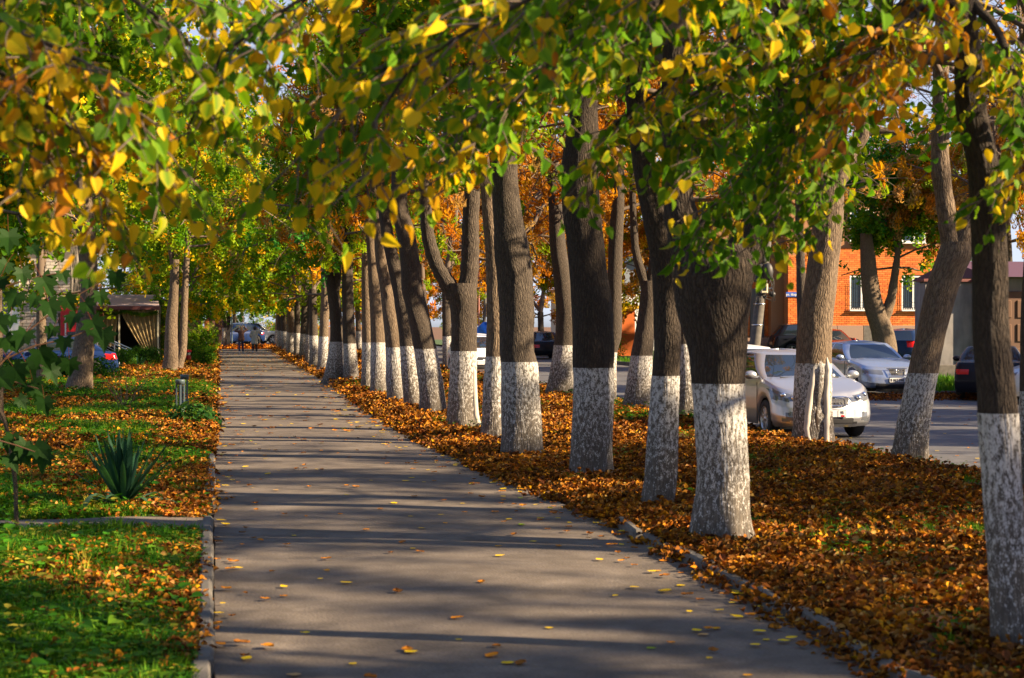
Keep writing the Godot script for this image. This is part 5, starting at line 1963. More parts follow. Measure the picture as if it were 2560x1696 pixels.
	for k in 16:
		var m := MB.new()
		var a := rng.randf() * TAU
		var h := rng.randf_range(0.3, 0.95)
		var d := Vector3(cos(a) * 0.5, h, sin(a) * 0.3)
		m.tube(PackedVector3Array([Vector3(rng.randf_range(-0.1, 0.1), 0, 0), d * 0.5 + rv() * 0.06, d]), PackedFloat32Array([0.009, 0.007, 0.003]), 4)
		part("twig", m, M.dry_stem if k % 3 else M.stem_brown, dt)
	bush("low leafy mallow clump in front of the nearer bollard lamp", Vector3(-0.4, 0.04, -32.0), Vector3(0.34, 0.1, 0.3), 60, [Color(0.04, 0.14, 0.03), 3.0, Color(0.10, 0.2, 0.03), 2.0], "weed_1", 2.2)
	bush("round clipped bush at the path edge, its right side sunlit", Vector3(-0.5, 0.05, -73.8), Vector3(0.5, 0.42, 0.5), 420, [DEEP, 3.0, GREEN, 3.0, LIME, 0.5], "weed_0", 1.2)
	bush("dark low hedge clump beside the red hydrant", Vector3(-1.0, 0.05, -80.8), Vector3(0.7, 0.5, 0.6), 420, [DEEP, 3.0, GREEN, 2.0], "weed_0", 1.4)
	bush("tall loose shrub with bright leaves behind the round clipped bush", Vector3(-0.75, 0.05, -84.0), Vector3(0.8, 0.85, 0.7), 380, [GREEN, 3.0, LIME, 1.6], "lime_0", 0.8)
	bush("ivy-covered mound at the right end of the curtained porch", Vector3(-2.1, 0.05, -79.0), Vector3(0.55, 1.3, 0.5), 700, [GREEN, 4.0, LIME, 2.0, ORANGE, 0.6], "weed_1", 1.6)
	bush("dark shrub at the foot of the porch curtain", Vector3(-2.9, 0.05, -74.2), Vector3(0.7, 0.42, 0.5), 420, [DEEP, 4.0, GREEN, 1.0], "weed_0", 1.4)
	bush("dark shrub beside the lower end of the stair railing", Vector3(-3.7, 0.05, -71.8), Vector3(0.5, 0.4, 0.5), 300, [DEEP, 4.0, GREEN, 1.0], "weed_0", 1.4)
	bush("dense green weeds standing in front of the dark blue saloon", Vector3(-5.3, 0.05, -56.0), Vector3(2.6, 0.34, 1.5), 900, [Color(0.02, 0.085, 0.012), 3.0, GREEN, 2.0], "weed_1", 1.9)
	bush("green shrub by the brown outbuilding across the road", Vector3(20.0, 0.05, -88.0), Vector3(1.0, 0.7, 0.8), 260, [GREEN, 3.0, LIME, 1.0], "weed_0", 2.0)


# ---------------------------------------------------------------- people: smooth union of tapered limbs, meshed as surface nets
func flesh(mb: MB, bones: Array, cell: float, k: float, grow_ := 0.0) -> void:
	var lo := Vector3.ONE * 1e9
	var hi := -lo
	for b in bones:
		var r: float = maxf(b[2], b[3]) + grow_ + cell * 2.0
		for e in 2:
			var q: Vector3 = b[e]
			lo = lo.min(q - Vector3.ONE * r)
			hi = hi.max(q + Vector3.ONE * r)
	var nx := int((hi.x - lo.x) / cell) + 2
	var ny := int((hi.y - lo.y) / cell) + 2
	var nz := int((hi.z - lo.z) / cell) + 2
	var f := PackedFloat32Array()
	f.resize(nx * ny * nz)
	f.fill(1.0)
	var acc := PackedFloat32Array()
	acc.resize(nx * ny * nz)
	acc.fill(0.0)
	for b in bones:
		var a: Vector3 = b[0]
		var d: Vector3 = b[1] - a
		var dd := maxf(d.length_squared(), 1e-9)
		var rr: float = maxf(b[2], b[3]) + grow_ + k * 3.0
		var blo := ((a.min(b[1]) - Vector3.ONE * rr - lo) / cell).floor()
		var bhi := ((a.max(b[1]) + Vector3.ONE * rr - lo) / cell).ceil()
		for z in range(maxi(0, int(blo.z)), mini(nz, int(bhi.z) + 1)):
			for y in range(maxi(0, int(blo.y)), mini(ny, int(bhi.y) + 1)):
				for x in range(maxi(0, int(blo.x)), mini(nx, int(bhi.x) + 1)):
					var p := lo + Vector3(x, y, z) * cell
					var t := clampf((p - a).dot(d) / dd, 0.0, 1.0)
					var dist := p.distance_to(a + d * t) - lerpf(b[2], b[3], t) - grow_
					acc[(z * ny + y) * nx + x] += exp(-dist / k)
	for i in f.size():
		if acc[i] > 1e-12:
			f[i] = -k * log(acc[i])
	var idx := PackedInt32Array()
	idx.resize(nx * ny * nz)
	idx.fill(-1)
	var grad := func(p: Vector3) -> Vector3:
		var s := Vector3.ZERO
		for b in bones:
			var a: Vector3 = b[0]
			var d: Vector3 = b[1] - a
			var t := clampf((p - a).dot(d) / maxf(d.length_squared(), 1e-9), 0.0, 1.0)
			var v := p - (a + d * t)
			var l := v.length()
			s += v / maxf(l, 1e-5) * exp(-clampf((l - lerpf(b[2], b[3], t) - grow_) / k, -20, 20))
		return s.normalized() if s.length_squared() > 0.0 else Vector3.UP
	for z in nz - 1:
		for y in ny - 1:
			for x in nx - 1:
				var base := (z * ny + y) * nx + x
				var inside := 0
				for c in 8:
					if f[base + (c & 1) + ((c >> 1) & 1) * nx + (c >> 2) * nx * ny] < 0.0:
						inside += 1
				if inside == 0 or inside == 8:
					continue
				var s := Vector3.ZERO
				var cnt := 0
				for c in 8:
					for ax in 3:
						if c & (1 << ax):
							continue
						var c2 := c | (1 << ax)
						var fa := f[base + (c & 1) + ((c >> 1) & 1) * nx + (c >> 2) * nx * ny]
						var fb := f[base + (c2 & 1) + ((c2 >> 1) & 1) * nx + (c2 >> 2) * nx * ny]
						if (fa < 0.0) != (fb < 0.0):
							var t := fa / (fa - fb)
							var pa := Vector3(c & 1, (c >> 1) & 1, c >> 2)
							var pb := Vector3(c2 & 1, (c2 >> 1) & 1, c2 >> 2)
							s += pa.lerp(pb, t)
							cnt += 1
				var p := lo + (Vector3(x, y, z) + s / cnt) * cell
				idx[base] = mb.vert(p, grad.call(p), Vector2(p.x, p.y))
	var off := [[1, nx, nx * ny], [nx, nx * ny, 1], [nx * ny, 1, nx]]
	for z in range(1, nz - 1):
		for y in range(1, ny - 1):
			for x in range(1, nx - 1):
				var base := (z * ny + y) * nx + x
				for ax in 3:
					var fa := f[base]
					var fb := f[base + off[ax][0]]
					if (fa < 0.0) == (fb < 0.0):
						continue
					var q := [idx[base], idx[base - off[ax][1]], idx[base - off[ax][1] - off[ax][2]], idx[base - off[ax][2]]]
					if q.min() < 0:
						continue
					if fa < 0.0:
						mb.ix.append_array([q[0], q[2], q[1], q[0], q[3], q[2]])
					else:
						mb.ix.append_array([q[0], q[1], q[2], q[0], q[2], q[3]])


func hand(mb: MB, wrist: Vector3, d: Vector3, thumb: Vector3) -> void:
	var y := d.normalized()
	var x := (thumb - y * thumb.dot(y)).normalized()
	var n := x.cross(y)
	var bones: Array = [[wrist, wrist + y * 0.04, 0.026, 0.03], [wrist + y * 0.04 + x * 0.02, wrist + y * 0.085 + x * 0.025, 0.018, 0.016], [wrist + y * 0.04 - x * 0.02, wrist + y * 0.08 - x * 0.025, 0.018, 0.015]]
	for k in 4:
		var o := wrist + y * 0.085 + x * (0.03 - 0.02 * k)
		var l: float = [0.068, 0.078, 0.072, 0.056][k]
		var m := o + y * l * 0.5 + n * 0.012
		bones.append([o, m, 0.0095, 0.009])
		bones.append([m, m + y * l * 0.4 + n * 0.03, 0.009, 0.008])
	bones.append([wrist + y * 0.03 + x * 0.03, wrist + y * 0.06 + x * 0.055, 0.013, 0.011])
	bones.append([wrist + y * 0.06 + x * 0.055, wrist + y * 0.09 + x * 0.055 + n * 0.015, 0.011, 0.009])
	flesh(mb, bones, 0.007, 0.004)


func person(label: String, at: Vector3, who: int) -> void:
	var o := thing("person", label, "person", at, 0.0, "two people walking away along the path")
	var V := func(x: float, y: float, z: float) -> Vector3: return Vector3(x, y, z)
	# standing about 1.68 m, seen from behind, walking towards -z
	var head: Array = [[Vector3(0, 1.56, -0.02), Vector3(0, 1.60, -0.03), 0.085, 0.09], [Vector3(0, 1.50, -0.06), Vector3(0, 1.53, -0.08), 0.06, 0.06], [Vector3(0, 1.545, -0.115), Vector3(0, 1.525, -0.125), 0.013, 0.017], [Vector3(-0.088, 1.555, -0.015), Vector3(-0.09, 1.535, -0.02), 0.014, 0.012], [Vector3(0.088, 1.555, -0.015), Vector3(0.09, 1.535, -0.02), 0.014, 0.012]]
	var torso: Array = [[Vector3(0, 1.46, 0.0), Vector3(0, 1.38, 0.01), 0.055, 0.065], [Vector3(-0.13, 1.35, 0.01), Vector3(0.13, 1.35, 0.01), 0.075, 0.075], [Vector3(0, 1.3, 0.0), Vector3(0, 1.05, 0), 0.135, 0.125], [Vector3(-0.06, 1.25, 0.01), Vector3(-0.06, 1.05, 0), 0.10, 0.10], [Vector3(0.06, 1.25, 0.01), Vector3(0.06, 1.05, 0), 0.10, 0.10], [Vector3(-0.07, 0.95, 0.01), Vector3(0.07, 0.95, 0.01), 0.115, 0.115]]
	var hx := 0.1
	var step: float = [0.04, 0.13][who]
	var legs: Array = []
	var shoes: Array = []
	for s in [-1.0, 1.0]:
		var fz: float = -s * step
		var hip := Vector3(s * hx, 0.92, 0.01)
		var knee := Vector3(s * (hx + 0.01), 0.5, fz * 0.4 - 0.03)
		var ank := Vector3(s * (hx + 0.015), 0.09 if s > 0 or who == 0 else 0.12, fz + 0.03)
		legs.append([hip, knee, 0.09, 0.06])
		legs.append([knee, ank, 0.058, 0.042])
		shoes.append([ank + Vector3(0, -0.045, 0.03), ank + Vector3(s * 0.015, -0.05, -0.15), 0.042, 0.034])
	var arms: Array = []
	var hands: Array = []
	if who == 0:
		# both arms raised to the head
		for s in [-1.0, 1.0]:
			var sh := Vector3(s * 0.18, 1.37, 0.01)
			var el := Vector3(s * 0.37, 1.40 if s < 0 else 1.47, -0.06)
			var wr := Vector3(s * 0.17, 1.60 if s < 0 else 1.68, -0.14)
			arms.append([sh, el, 0.055, 0.042])
			arms.append([el, wr, 0.042, 0.03])
			hands.append([wr, Vector3(-s * 0.7, 0.6, -0.3), Vector3(0, -0.4, -1)])
	else:
		var sh := Vector3(-0.18, 1.36, 0.01)
		arms.append([sh, Vector3(-0.26, 1.1, 0.0), 0.052, 0.042])
		arms.append([Vector3(-0.26, 1.1, 0.0), Vector3(-0.2, 0.98, -0.18), 0.042, 0.03])
		hands.append([Vector3(-0.2, 0.98, -0.18), Vector3(0.3, 0.0, -1), Vector3(0, 1, 0)])
		sh = Vector3(0.18, 1.36, 0.01)
		arms.append([sh, Vector3(0.36, 1.27, -0.05), 0.052, 0.042])
		arms.append([Vector3(0.36, 1.27, -0.05), Vector3(0.17, 1.52, -0.15), 0.042, 0.03])
		hands.append([Vector3(0.17, 1.52, -0.15), Vector3(-0.5, 0.8, -0.2), Vector3(0, 0, -1)])
	var body := MB.new()
	flesh(body, head + torso + legs + shoes + arms, 0.022, 0.016)
	for h in hands:
		hand(body, h[0], h[1], h[2])
	part("body", body, M.skin, o)
	var tr := MB.new()
	flesh(tr, legs + [torso[5]], 0.022, 0.016, 0.014)
	part("trousers", tr, mat(["jeans", "black_trousers"][who], [Color(0.012, 0.025, 0.09), Color(0.012, 0.012, 0.014)][who], 0.85), o)
	var so := MB.new()
	flesh(so, shoes, 0.015, 0.008, 0.006)
	part("shoes", so, M.white_paint, o)
	var hair := MB.new()
	flesh(hair, [[Vector3(0, 1.60, 0.0), Vector3(0, 1.62, -0.01), 0.098, 0.098], [Vector3(0, 1.52, 0.035), Vector3(0, 1.58, 0.03), 0.075, 0.085]], 0.018, 0.02)
	part("hair", hair, mat(["fair_hair", "black_hair"][who], [Color(0.33, 0.2, 0.1), Color(0.01, 0.009, 0.009)][who], 0.6), o)
	if who == 0:
		var shirt := MB.new()
		flesh(shirt, torso.slice(1) + [[arms[0][0], arms[0][1], 0.055, 0.045], [arms[1][0], arms[1][0].lerp(arms[1][1], 0.8), 0.045, 0.035], [arms[2][0], arms[2][1], 0.055, 0.045], [arms[3][0], arms[3][0].lerp(arms[3][1], 0.8), 0.045, 0.035], [Vector3(-0.08, 0.86, 0.01), Vector3(0.08, 0.86, 0.01), 0.12, 0.12]], 0.022, 0.018, 0.02)
		var pl := Image.create(64, 64, false, Image.FORMAT_RGB8)
		for y in 64:
			for x in 64:
				var c := Color(0.085, 0.035, 0.03)
				if (x / 8) % 2 == 0:
					c = c.lerp(Color(0.03, 0.02, 0.03), 0.6)
				if (y / 8) % 2 == 0:
					c = c.lerp(Color(0.26, 0.16, 0.12), 0.3)
				pl.set_pixel(x, y, c.linear_to_srgb())
		var pm := mat("plaid", Color.WHITE, 0.9)
		pm.albedo_texture = tex(pl)
		pm.uv1_triplanar = true
		pm.uv1_scale = Vector3.ONE * 2.6
		part("plaid_shirt", shirt, pm, o)
	else:
		var coat := MB.new()
		var skirt: Array = []
		for k in 8:
			var a := TAU * k / 8.0
			skirt.append([Vector3(cos(a) * 0.07, 1.1, sin(a) * 0.05), Vector3(cos(a) * 0.17, 0.62, sin(a) * 0.13), 0.10, 0.062])
		flesh(coat, torso.slice(1, 5) + skirt + [[arms[0][0], arms[0][1], 0.065, 0.065], [arms[1][0], arms[1][0].lerp(arms[1][1], 0.75), 0.062, 0.06], [arms[2][0], arms[2][1], 0.065, 0.06], [arms[3][0], arms[3][0].lerp(arms[3][1], 0.75), 0.06, 0.05]], 0.022, 0.018, 0.018)
		part("long_cardigan", coat, mat("pale_wool", Color(0.42, 0.44, 0.41), 0.95), o)
		var bag := MB.new()
		bag.box(Vector3(0.26, 0.72, 0.0), Vector3(0.1, 0.28, 0.2), Basis.IDENTITY, 0.02)
		part("handbag", bag, M.dark, o)


func people() -> void:
	person("person in a brown plaid shirt and jeans with both arms raised, walking away", Vector3(1.57, 0.01, -113.0), 0)
	person("person in a long pale grey cardigan and black trousers, hand to the head", Vector3(2.44, 0.01, -113.2), 1)


# ---------------------------------------------------------------- the scene
func _ready() -> void:
	rng.seed = 20
	var cam := Camera3D.new()
	cam.name = "camera"
	var lens := CameraAttributesPhysical.new()
	lens.frustum_focal_length = 61.22
	lens.frustum_focus_distance = 42.0
	lens.exposure_aperture = 4.2
	lens.frustum_near = 0.1
	lens.frustum_far = 1500.0
	cam.attributes = lens
	cam.fov = 22.179
	cam.near = 0.1
	cam.far = 1500.0
	cam.position = EYE
	cam.rotation_degrees = Vector3(-0.5156, -9.696, 0)
	add_child(cam)
	var env := Environment.new()
	env.background_mode = Environment.BG_SKY
	var sky := Sky.new()
	var sm := ProceduralSkyMaterial.new()
	sm.sky_top_color = Color(0.40, 0.49, 0.68)
	sm.sky_horizon_color = Color(0.72, 0.75, 0.80)
	sm.sky_curve = 0.2
	sm.ground_bottom_color = Color(0.25, 0.2, 0.15)
	sm.ground_horizon_color = Color(0.5, 0.5, 0.5)
	sm.sun_angle_max = 1.0
	sky.sky_material = sm
	env.sky = sky
	env.background_energy_multiplier = 0.54
	env.tonemap_mode = Environment.TONE_MAPPER_LINEAR
	env.tonemap_exposure = 3.3
	env.sdfgi_enabled = true
	env.ssao_enabled = true
	env.ssil_enabled = true
	var we := WorldEnvironment.new()
	we.name = "world"
	we.environment = env
	add_child(we)
	var sun := DirectionalLight3D.new()
	sun.name = "sun"
	sun.light_energy = 1.6
	sun.light_color = Color(1.0, 0.89, 0.73)
	sun.light_angular_distance = 0.8
	sun.shadow_enabled = true
	add_child(sun)
	var el := deg_to_rad(26.5)
	var az := deg_to_rad(23.0)
	var to := Vector3(cos(az) * cos(el), sin(el), sin(az) * cos(el))
	sun.transform = Transform3D(Basis.looking_at(-to, Vector3.UP), Vector3(0, 30, 0))

	bumps.seed = 5
	bumps.frequency = 0.02
	bumps.fractal_octaves = 3
	materials()
	make_sprays()
	setting()
	trees()
	buildings()
	furniture()
	cars()
	plants()
	people()
	scatter()


# healed wounds: pale lips of new wood round a hollow
func scars() -> void:
	for c in get_children():
		if not c.has_meta("label"):
			continue
		var o := c as Node3D
		if String(c.get_meta("label")).contains("split by a long white scar"):
			for q in [[[-0.2, 0.05, 0.28], [-0.22, 0.3, 0.215], [-0.19, 0.6, 0.215], [-0.15, 0.9, 0.228], [-0.12, 1.15, 0.23], [-0.1, 1.37, 0.225]], [[0.05, -0.05, 0.36], [0.075, 0.2, 0.28], [0.09, 0.5, 0.245], [0.085, 0.8, 0.25], [0.10, 1.05, 0.245], [0.105, 1.25, 0.245], [0.09, 1.38, 0.225]]]:
				var pts := PackedVector3Array()
				var rad := PackedFloat32Array()
				for k in range(0, (q.size() - 1) * 3 + 1):
					var a: Array = q[mini(k / 3, q.size() - 2)]
					var b: Array = q[mini(k / 3 + 1, q.size() - 1)]
					var t := (k / 3.0) - mini(k / 3, q.size() - 2)
					pts.append(Vector3(a[0], a[1], a[2]).lerp(Vector3(b[0], b[1], b[2]), t) + rv() * 0.006)
					rad.append(0.052 * (1.0 - 0.55 * absf(k / (q.size() * 3.0 - 3.0) - 0.45)) * rng.randf_range(0.88, 1.12))
				for k in rad.size():
					if k >= rad.size() - 3:
						rad[k] *= [0.75, 0.5, 0.25][k - rad.size() + 3]
				var lip := MB.new()
				lip.tube(pts, rad, 12)
				part("scar_lip", lip, M.scar, o)
			var upper := MB.new()
			upper.tube(PackedVector3Array([Vector3(-0.105, 1.25, 0.2), Vector3(-0.075, 1.6, 0.215), Vector3(-0.045, 1.85, 0.20)]), PackedFloat32Array([0.035, 0.03, 0.008]), 10)
			part("scar_lip", upper, M.bark_1, o)
			var wood := MB.new()
			wood.tube(PackedVector3Array([Vector3(-0.07, 0.55, 0.22), Vector3(-0.04, 0.9, 0.235), Vector3(-0.01, 1.2, 0.23), Vector3(-0.02, 1.37, 0.2)]), PackedFloat32Array([0.04, 0.075, 0.07, 0.05]), 10)
			part("bare_wood", wood, M.whitewash_1, o)
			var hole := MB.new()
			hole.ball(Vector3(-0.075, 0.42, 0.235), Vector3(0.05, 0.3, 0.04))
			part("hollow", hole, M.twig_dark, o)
		elif String(c.get_meta("label")).contains("bare white scar"):
			var lip := MB.new()
			lip.tube(PackedVector3Array([Vector3(0.27, 0.0, 0.12), Vector3(0.19, 0.3, 0.16), Vector3(0.17, 0.7, 0.15), Vector3(0.16, 1.05, 0.14), Vector3(0.12, 1.2, 0.16)]), PackedFloat32Array([0.05, 0.06, 0.055, 0.05, 0.02]), 10)
			part("scar_lip", lip, M.scar, o)


func trees() -> void:
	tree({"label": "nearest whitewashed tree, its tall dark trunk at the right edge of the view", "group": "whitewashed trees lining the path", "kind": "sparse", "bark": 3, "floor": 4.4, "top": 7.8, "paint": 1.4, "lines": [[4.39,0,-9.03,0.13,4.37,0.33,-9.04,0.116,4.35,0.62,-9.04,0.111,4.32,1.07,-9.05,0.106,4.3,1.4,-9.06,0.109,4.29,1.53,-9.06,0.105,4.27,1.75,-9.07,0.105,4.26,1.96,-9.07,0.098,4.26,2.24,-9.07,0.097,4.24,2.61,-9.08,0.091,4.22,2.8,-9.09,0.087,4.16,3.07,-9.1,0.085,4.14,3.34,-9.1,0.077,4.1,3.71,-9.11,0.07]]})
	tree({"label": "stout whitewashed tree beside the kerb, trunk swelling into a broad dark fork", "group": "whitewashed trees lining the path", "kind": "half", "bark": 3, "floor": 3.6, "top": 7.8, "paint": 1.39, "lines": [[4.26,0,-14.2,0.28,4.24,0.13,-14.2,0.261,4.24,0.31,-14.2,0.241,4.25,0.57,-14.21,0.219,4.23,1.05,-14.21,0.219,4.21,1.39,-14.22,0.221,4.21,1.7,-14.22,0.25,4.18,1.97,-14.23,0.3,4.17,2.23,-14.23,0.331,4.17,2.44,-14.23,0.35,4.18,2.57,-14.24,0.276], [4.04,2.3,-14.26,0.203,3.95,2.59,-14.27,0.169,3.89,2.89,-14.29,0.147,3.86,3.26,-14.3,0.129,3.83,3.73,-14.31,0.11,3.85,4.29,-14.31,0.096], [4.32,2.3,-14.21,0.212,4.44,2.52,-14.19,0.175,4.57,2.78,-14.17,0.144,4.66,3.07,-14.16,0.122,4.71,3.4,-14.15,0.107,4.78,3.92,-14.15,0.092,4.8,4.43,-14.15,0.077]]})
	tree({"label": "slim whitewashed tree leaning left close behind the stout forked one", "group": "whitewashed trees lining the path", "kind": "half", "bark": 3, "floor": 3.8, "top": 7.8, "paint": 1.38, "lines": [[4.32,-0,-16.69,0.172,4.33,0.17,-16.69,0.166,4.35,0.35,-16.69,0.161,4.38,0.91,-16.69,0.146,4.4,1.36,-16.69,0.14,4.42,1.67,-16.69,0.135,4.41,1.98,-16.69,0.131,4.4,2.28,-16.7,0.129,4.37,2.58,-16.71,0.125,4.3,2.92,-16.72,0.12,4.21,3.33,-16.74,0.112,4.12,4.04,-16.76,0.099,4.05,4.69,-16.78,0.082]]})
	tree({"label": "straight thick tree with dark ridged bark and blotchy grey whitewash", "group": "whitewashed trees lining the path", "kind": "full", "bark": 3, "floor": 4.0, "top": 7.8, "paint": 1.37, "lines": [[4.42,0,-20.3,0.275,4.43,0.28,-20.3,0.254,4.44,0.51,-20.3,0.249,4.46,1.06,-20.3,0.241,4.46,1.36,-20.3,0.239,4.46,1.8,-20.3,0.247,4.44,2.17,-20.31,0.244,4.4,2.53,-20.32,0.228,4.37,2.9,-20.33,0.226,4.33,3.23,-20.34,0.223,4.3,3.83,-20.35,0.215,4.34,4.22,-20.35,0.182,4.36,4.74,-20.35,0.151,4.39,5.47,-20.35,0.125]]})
	tree({"label": "tall smooth-ridged whitewashed tree with shaded grey base, leaning slightly left", "group": "whitewashed trees lining the path", "kind": "full", "floor": 4.2, "top": 7.8, "paint": 1.37, "lines": [[4.18,0,-23.52,0.305,4.16,0.39,-23.52,0.281,4.14,0.99,-23.53,0.263,4.12,1.37,-23.54,0.251,4.09,1.52,-23.55,0.239,4.09,2.05,-23.55,0.242,4.06,2.58,-23.56,0.251,4.02,2.93,-23.57,0.245,3.98,3.28,-23.58,0.209,3.95,3.63,-23.59,0.191,3.93,3.98,-23.6,0.179,3.94,4.7,-23.6,0.149,4,5.77,-23.6,0.12]]})
	tree({"label": "thin brownish whitewashed tree squeezed in behind a tall smooth trunk", "group": "whitewashed trees lining the path", "kind": "mixed", "floor": 4.2, "top": 7.8, "paint": 1.38, "lines": [[4.26,0,-26.79,0.19,4.27,0.39,-26.79,0.163,4.28,0.87,-26.8,0.156,4.3,1.38,-26.8,0.143,4.31,2.07,-26.8,0.129,4.3,2.67,-26.81,0.122,4.27,3.07,-26.82,0.115,4.23,3.47,-26.83,0.109,4.18,3.99,-26.84,0.095,4.14,4.46,-26.85,0.088,4.07,5.48,-26.88,0.075]]})
	tree({"label": "sunlit whitewashed tree with a low Y-shaped fork and a bare white scar", "group": "whitewashed trees lining the path", "kind": "chest", "floor": 4.4, "top": 8.8, "paint": 1.41, "lines": [[4.31,0,-30.34,0.337,4.29,0.28,-30.34,0.276,4.3,0.74,-30.35,0.253,4.31,1.04,-30.35,0.241,4.31,1.41,-30.35,0.234,4.32,2.09,-30.36,0.23,4.3,2.38,-30.36,0.26,4.28,2.61,-30.37,0.253], [4.17,2.38,-30.38,0.176,4.02,2.64,-30.41,0.161,3.88,2.88,-30.44,0.142,3.79,3.1,-30.46,0.138,3.7,3.44,-30.47,0.126,3.67,3.78,-30.48,0.123,3.64,4.12,-30.49,0.107,3.63,4.72,-30.5,0.096,3.67,5.72,-30.5,0.084], [4.34,2.34,-30.36,0.184,4.4,2.65,-30.35,0.176,4.43,3.03,-30.35,0.172,4.44,3.34,-30.35,0.169,4.44,3.67,-30.35,0.161,4.47,4.34,-30.35,0.157,4.51,5.03,-30.35,0.146,4.57,6.25,-30.35,0.123]]})
	tree({"label": "broad-based whitewashed tree leaning left beside the Y-forked one", "group": "whitewashed trees lining the path", "kind": "chest", "floor": 4.0, "top": 8.8, "paint": 1.39, "lines": [[4.32,0,-34.62,0.288,4.28,0.4,-34.63,0.261,4.23,0.84,-34.64,0.248,4.15,1.39,-34.66,0.227,4,2.12,-34.69,0.218,3.89,2.62,-34.71,0.209,3.85,3.14,-34.72,0.196,3.78,3.65,-34.74,0.192,3.66,4.17,-34.77,0.174,3.63,4.56,-34.77,0.161,3.65,5.54,-34.78,0.139,3.74,6.85,-34.78,0.113]]})
	tree({"label": "slender whitewashed tree, its dark stem crossing behind a broad-based neighbour", "group": "whitewashed trees lining the path", "kind": "mixed", "floor": 3.8, "top": 8.8, "paint": 1.41, "lines": [[4.2,0,-37.25,0.206,4.16,0.48,-37.26,0.187,4.13,0.76,-37.27,0.187,4.08,1.41,-37.28,0.173,4.01,1.99,-37.3,0.168,3.93,2.54,-37.32,0.159,3.74,3.38,-37.36,0.145,3.63,3.94,-37.38,0.131,3.51,4.97,-37.41,0.117,3.44,6.09,-37.43,0.094]]})
	tree({"label": "pale whitewashed tree with a straight cream-brown stem bending left high up", "group": "whitewashed trees lining the path", "kind": "mixed", "floor": 3.7, "top": 8.8, "paint": 1.35, "lines": [[4.09,0,-39.65,0.229,4.06,0.39,-39.66,0.204,4.04,0.69,-39.67,0.199,4.02,1.35,-39.68,0.184,3.93,2.15,-39.7,0.169,3.85,2.73,-39.72,0.149,3.74,3.31,-39.74,0.129,3.69,3.9,-39.76,0.119,3.62,4.47,-39.78,0.109,3.56,5.56,-39.8,0.09]]})
	tree({"label": "bright whitewashed tree with a long vertical seam in its bark", "group": "whitewashed trees lining the path", "kind": "mixed", "floor": 3.5, "top": 8.8, "paint": 1.42, "lines": [[4.07,0,-43.86,0.22,4.05,0.67,-43.87,0.198,4.04,1.42,-43.88,0.187,4.01,2.17,-43.89,0.165,3.95,2.81,-43.9,0.143,3.91,3.46,-43.92,0.126,3.84,4.24,-43.94,0.104,3.75,5.5,-43.96,0.088]]})
	tree({"label": "dark shaded whitewashed trunk standing just left of the seamed bright one", "group": "whitewashed trees lining the path", "kind": "mixed", "floor": 3.4, "top": 8.8, "paint": 1.38, "lines": [[4.05,0,-47.18,0.171,4.05,0.58,-47.19,0.153,4.06,1.38,-47.19,0.148,4.04,2.47,-47.21,0.136,4.03,3.65,-47.22,0.124,4.08,5.06,-47.23,0.1]]})
	tree({"label": "white-painted tree beside the short loose kerbstone, maple sprouts above its paint", "group": "whitewashed trees lining the path", "kind": "green", "floor": 2.9, "top": 8.8, "paint": 1.28, "lines": [[4.1,0,-53.58,0.254,4.09,0.54,-53.59,0.221,4.06,1.28,-53.6,0.207,4.02,2.14,-53.62,0.187,4,3.35,-53.63,0.174,4.03,4.95,-53.64,0.134]]})
	tree({"label": "old whitewashed tree with a wide flared root spreading to the path", "group": "whitewashed trees lining the path", "kind": "mixed", "floor": 3.1, "top": 8.8, "paint": 1.33, "lines": [[3.56,0,-54.06,0.377,3.61,0.32,-54.05,0.31,3.64,0.71,-54.05,0.263,3.69,1.35,-54.05,0.216,3.67,2.14,-54.06,0.195,3.6,2.78,-54.08,0.189,3.46,3.41,-54.11,0.148,3.43,4.7,-54.13,0.115], [3.61,2.55,-54.07,0.135,3.73,3.36,-54.06,0.121,3.78,4.43,-54.06,0.094]]})
	tree({"label": "whitewashed tree by the road leaning right, forked high, rough sunlit bark", "group": "whitewashed trees along the road edge", "kind": "twiggy", "floor": 4.2, "top": 9, "paint": 1.23, "lines": [[9.24,0,-22.13,0.246,9.26,0.25,-22.13,0.228,9.29,0.54,-22.13,0.219,9.34,0.84,-22.12,0.208,9.41,1.23,-22.11,0.208,9.51,1.7,-22.1,0.193,9.63,2.21,-22.08,0.208,9.73,2.55,-22.07,0.219,9.84,2.82,-22.05,0.234,9.87,3,-22.05,0.205], [9.82,2.82,-22.06,0.146,9.76,3.12,-22.07,0.134,9.73,3.41,-22.08,0.132,9.65,4.07,-22.1,0.137,9.66,4.73,-22.1,0.117,9.66,5.39,-22.11,0.117,9.68,6.05,-22.11,0.088], [9.9,2.82,-22.04,0.14,10.01,3.23,-22.03,0.117,10.23,3.61,-21.99,0.088,10.52,4.02,-21.95,0.076,10.67,4.52,-21.93,0.07,10.74,5.16,-21.92,0.058]]})
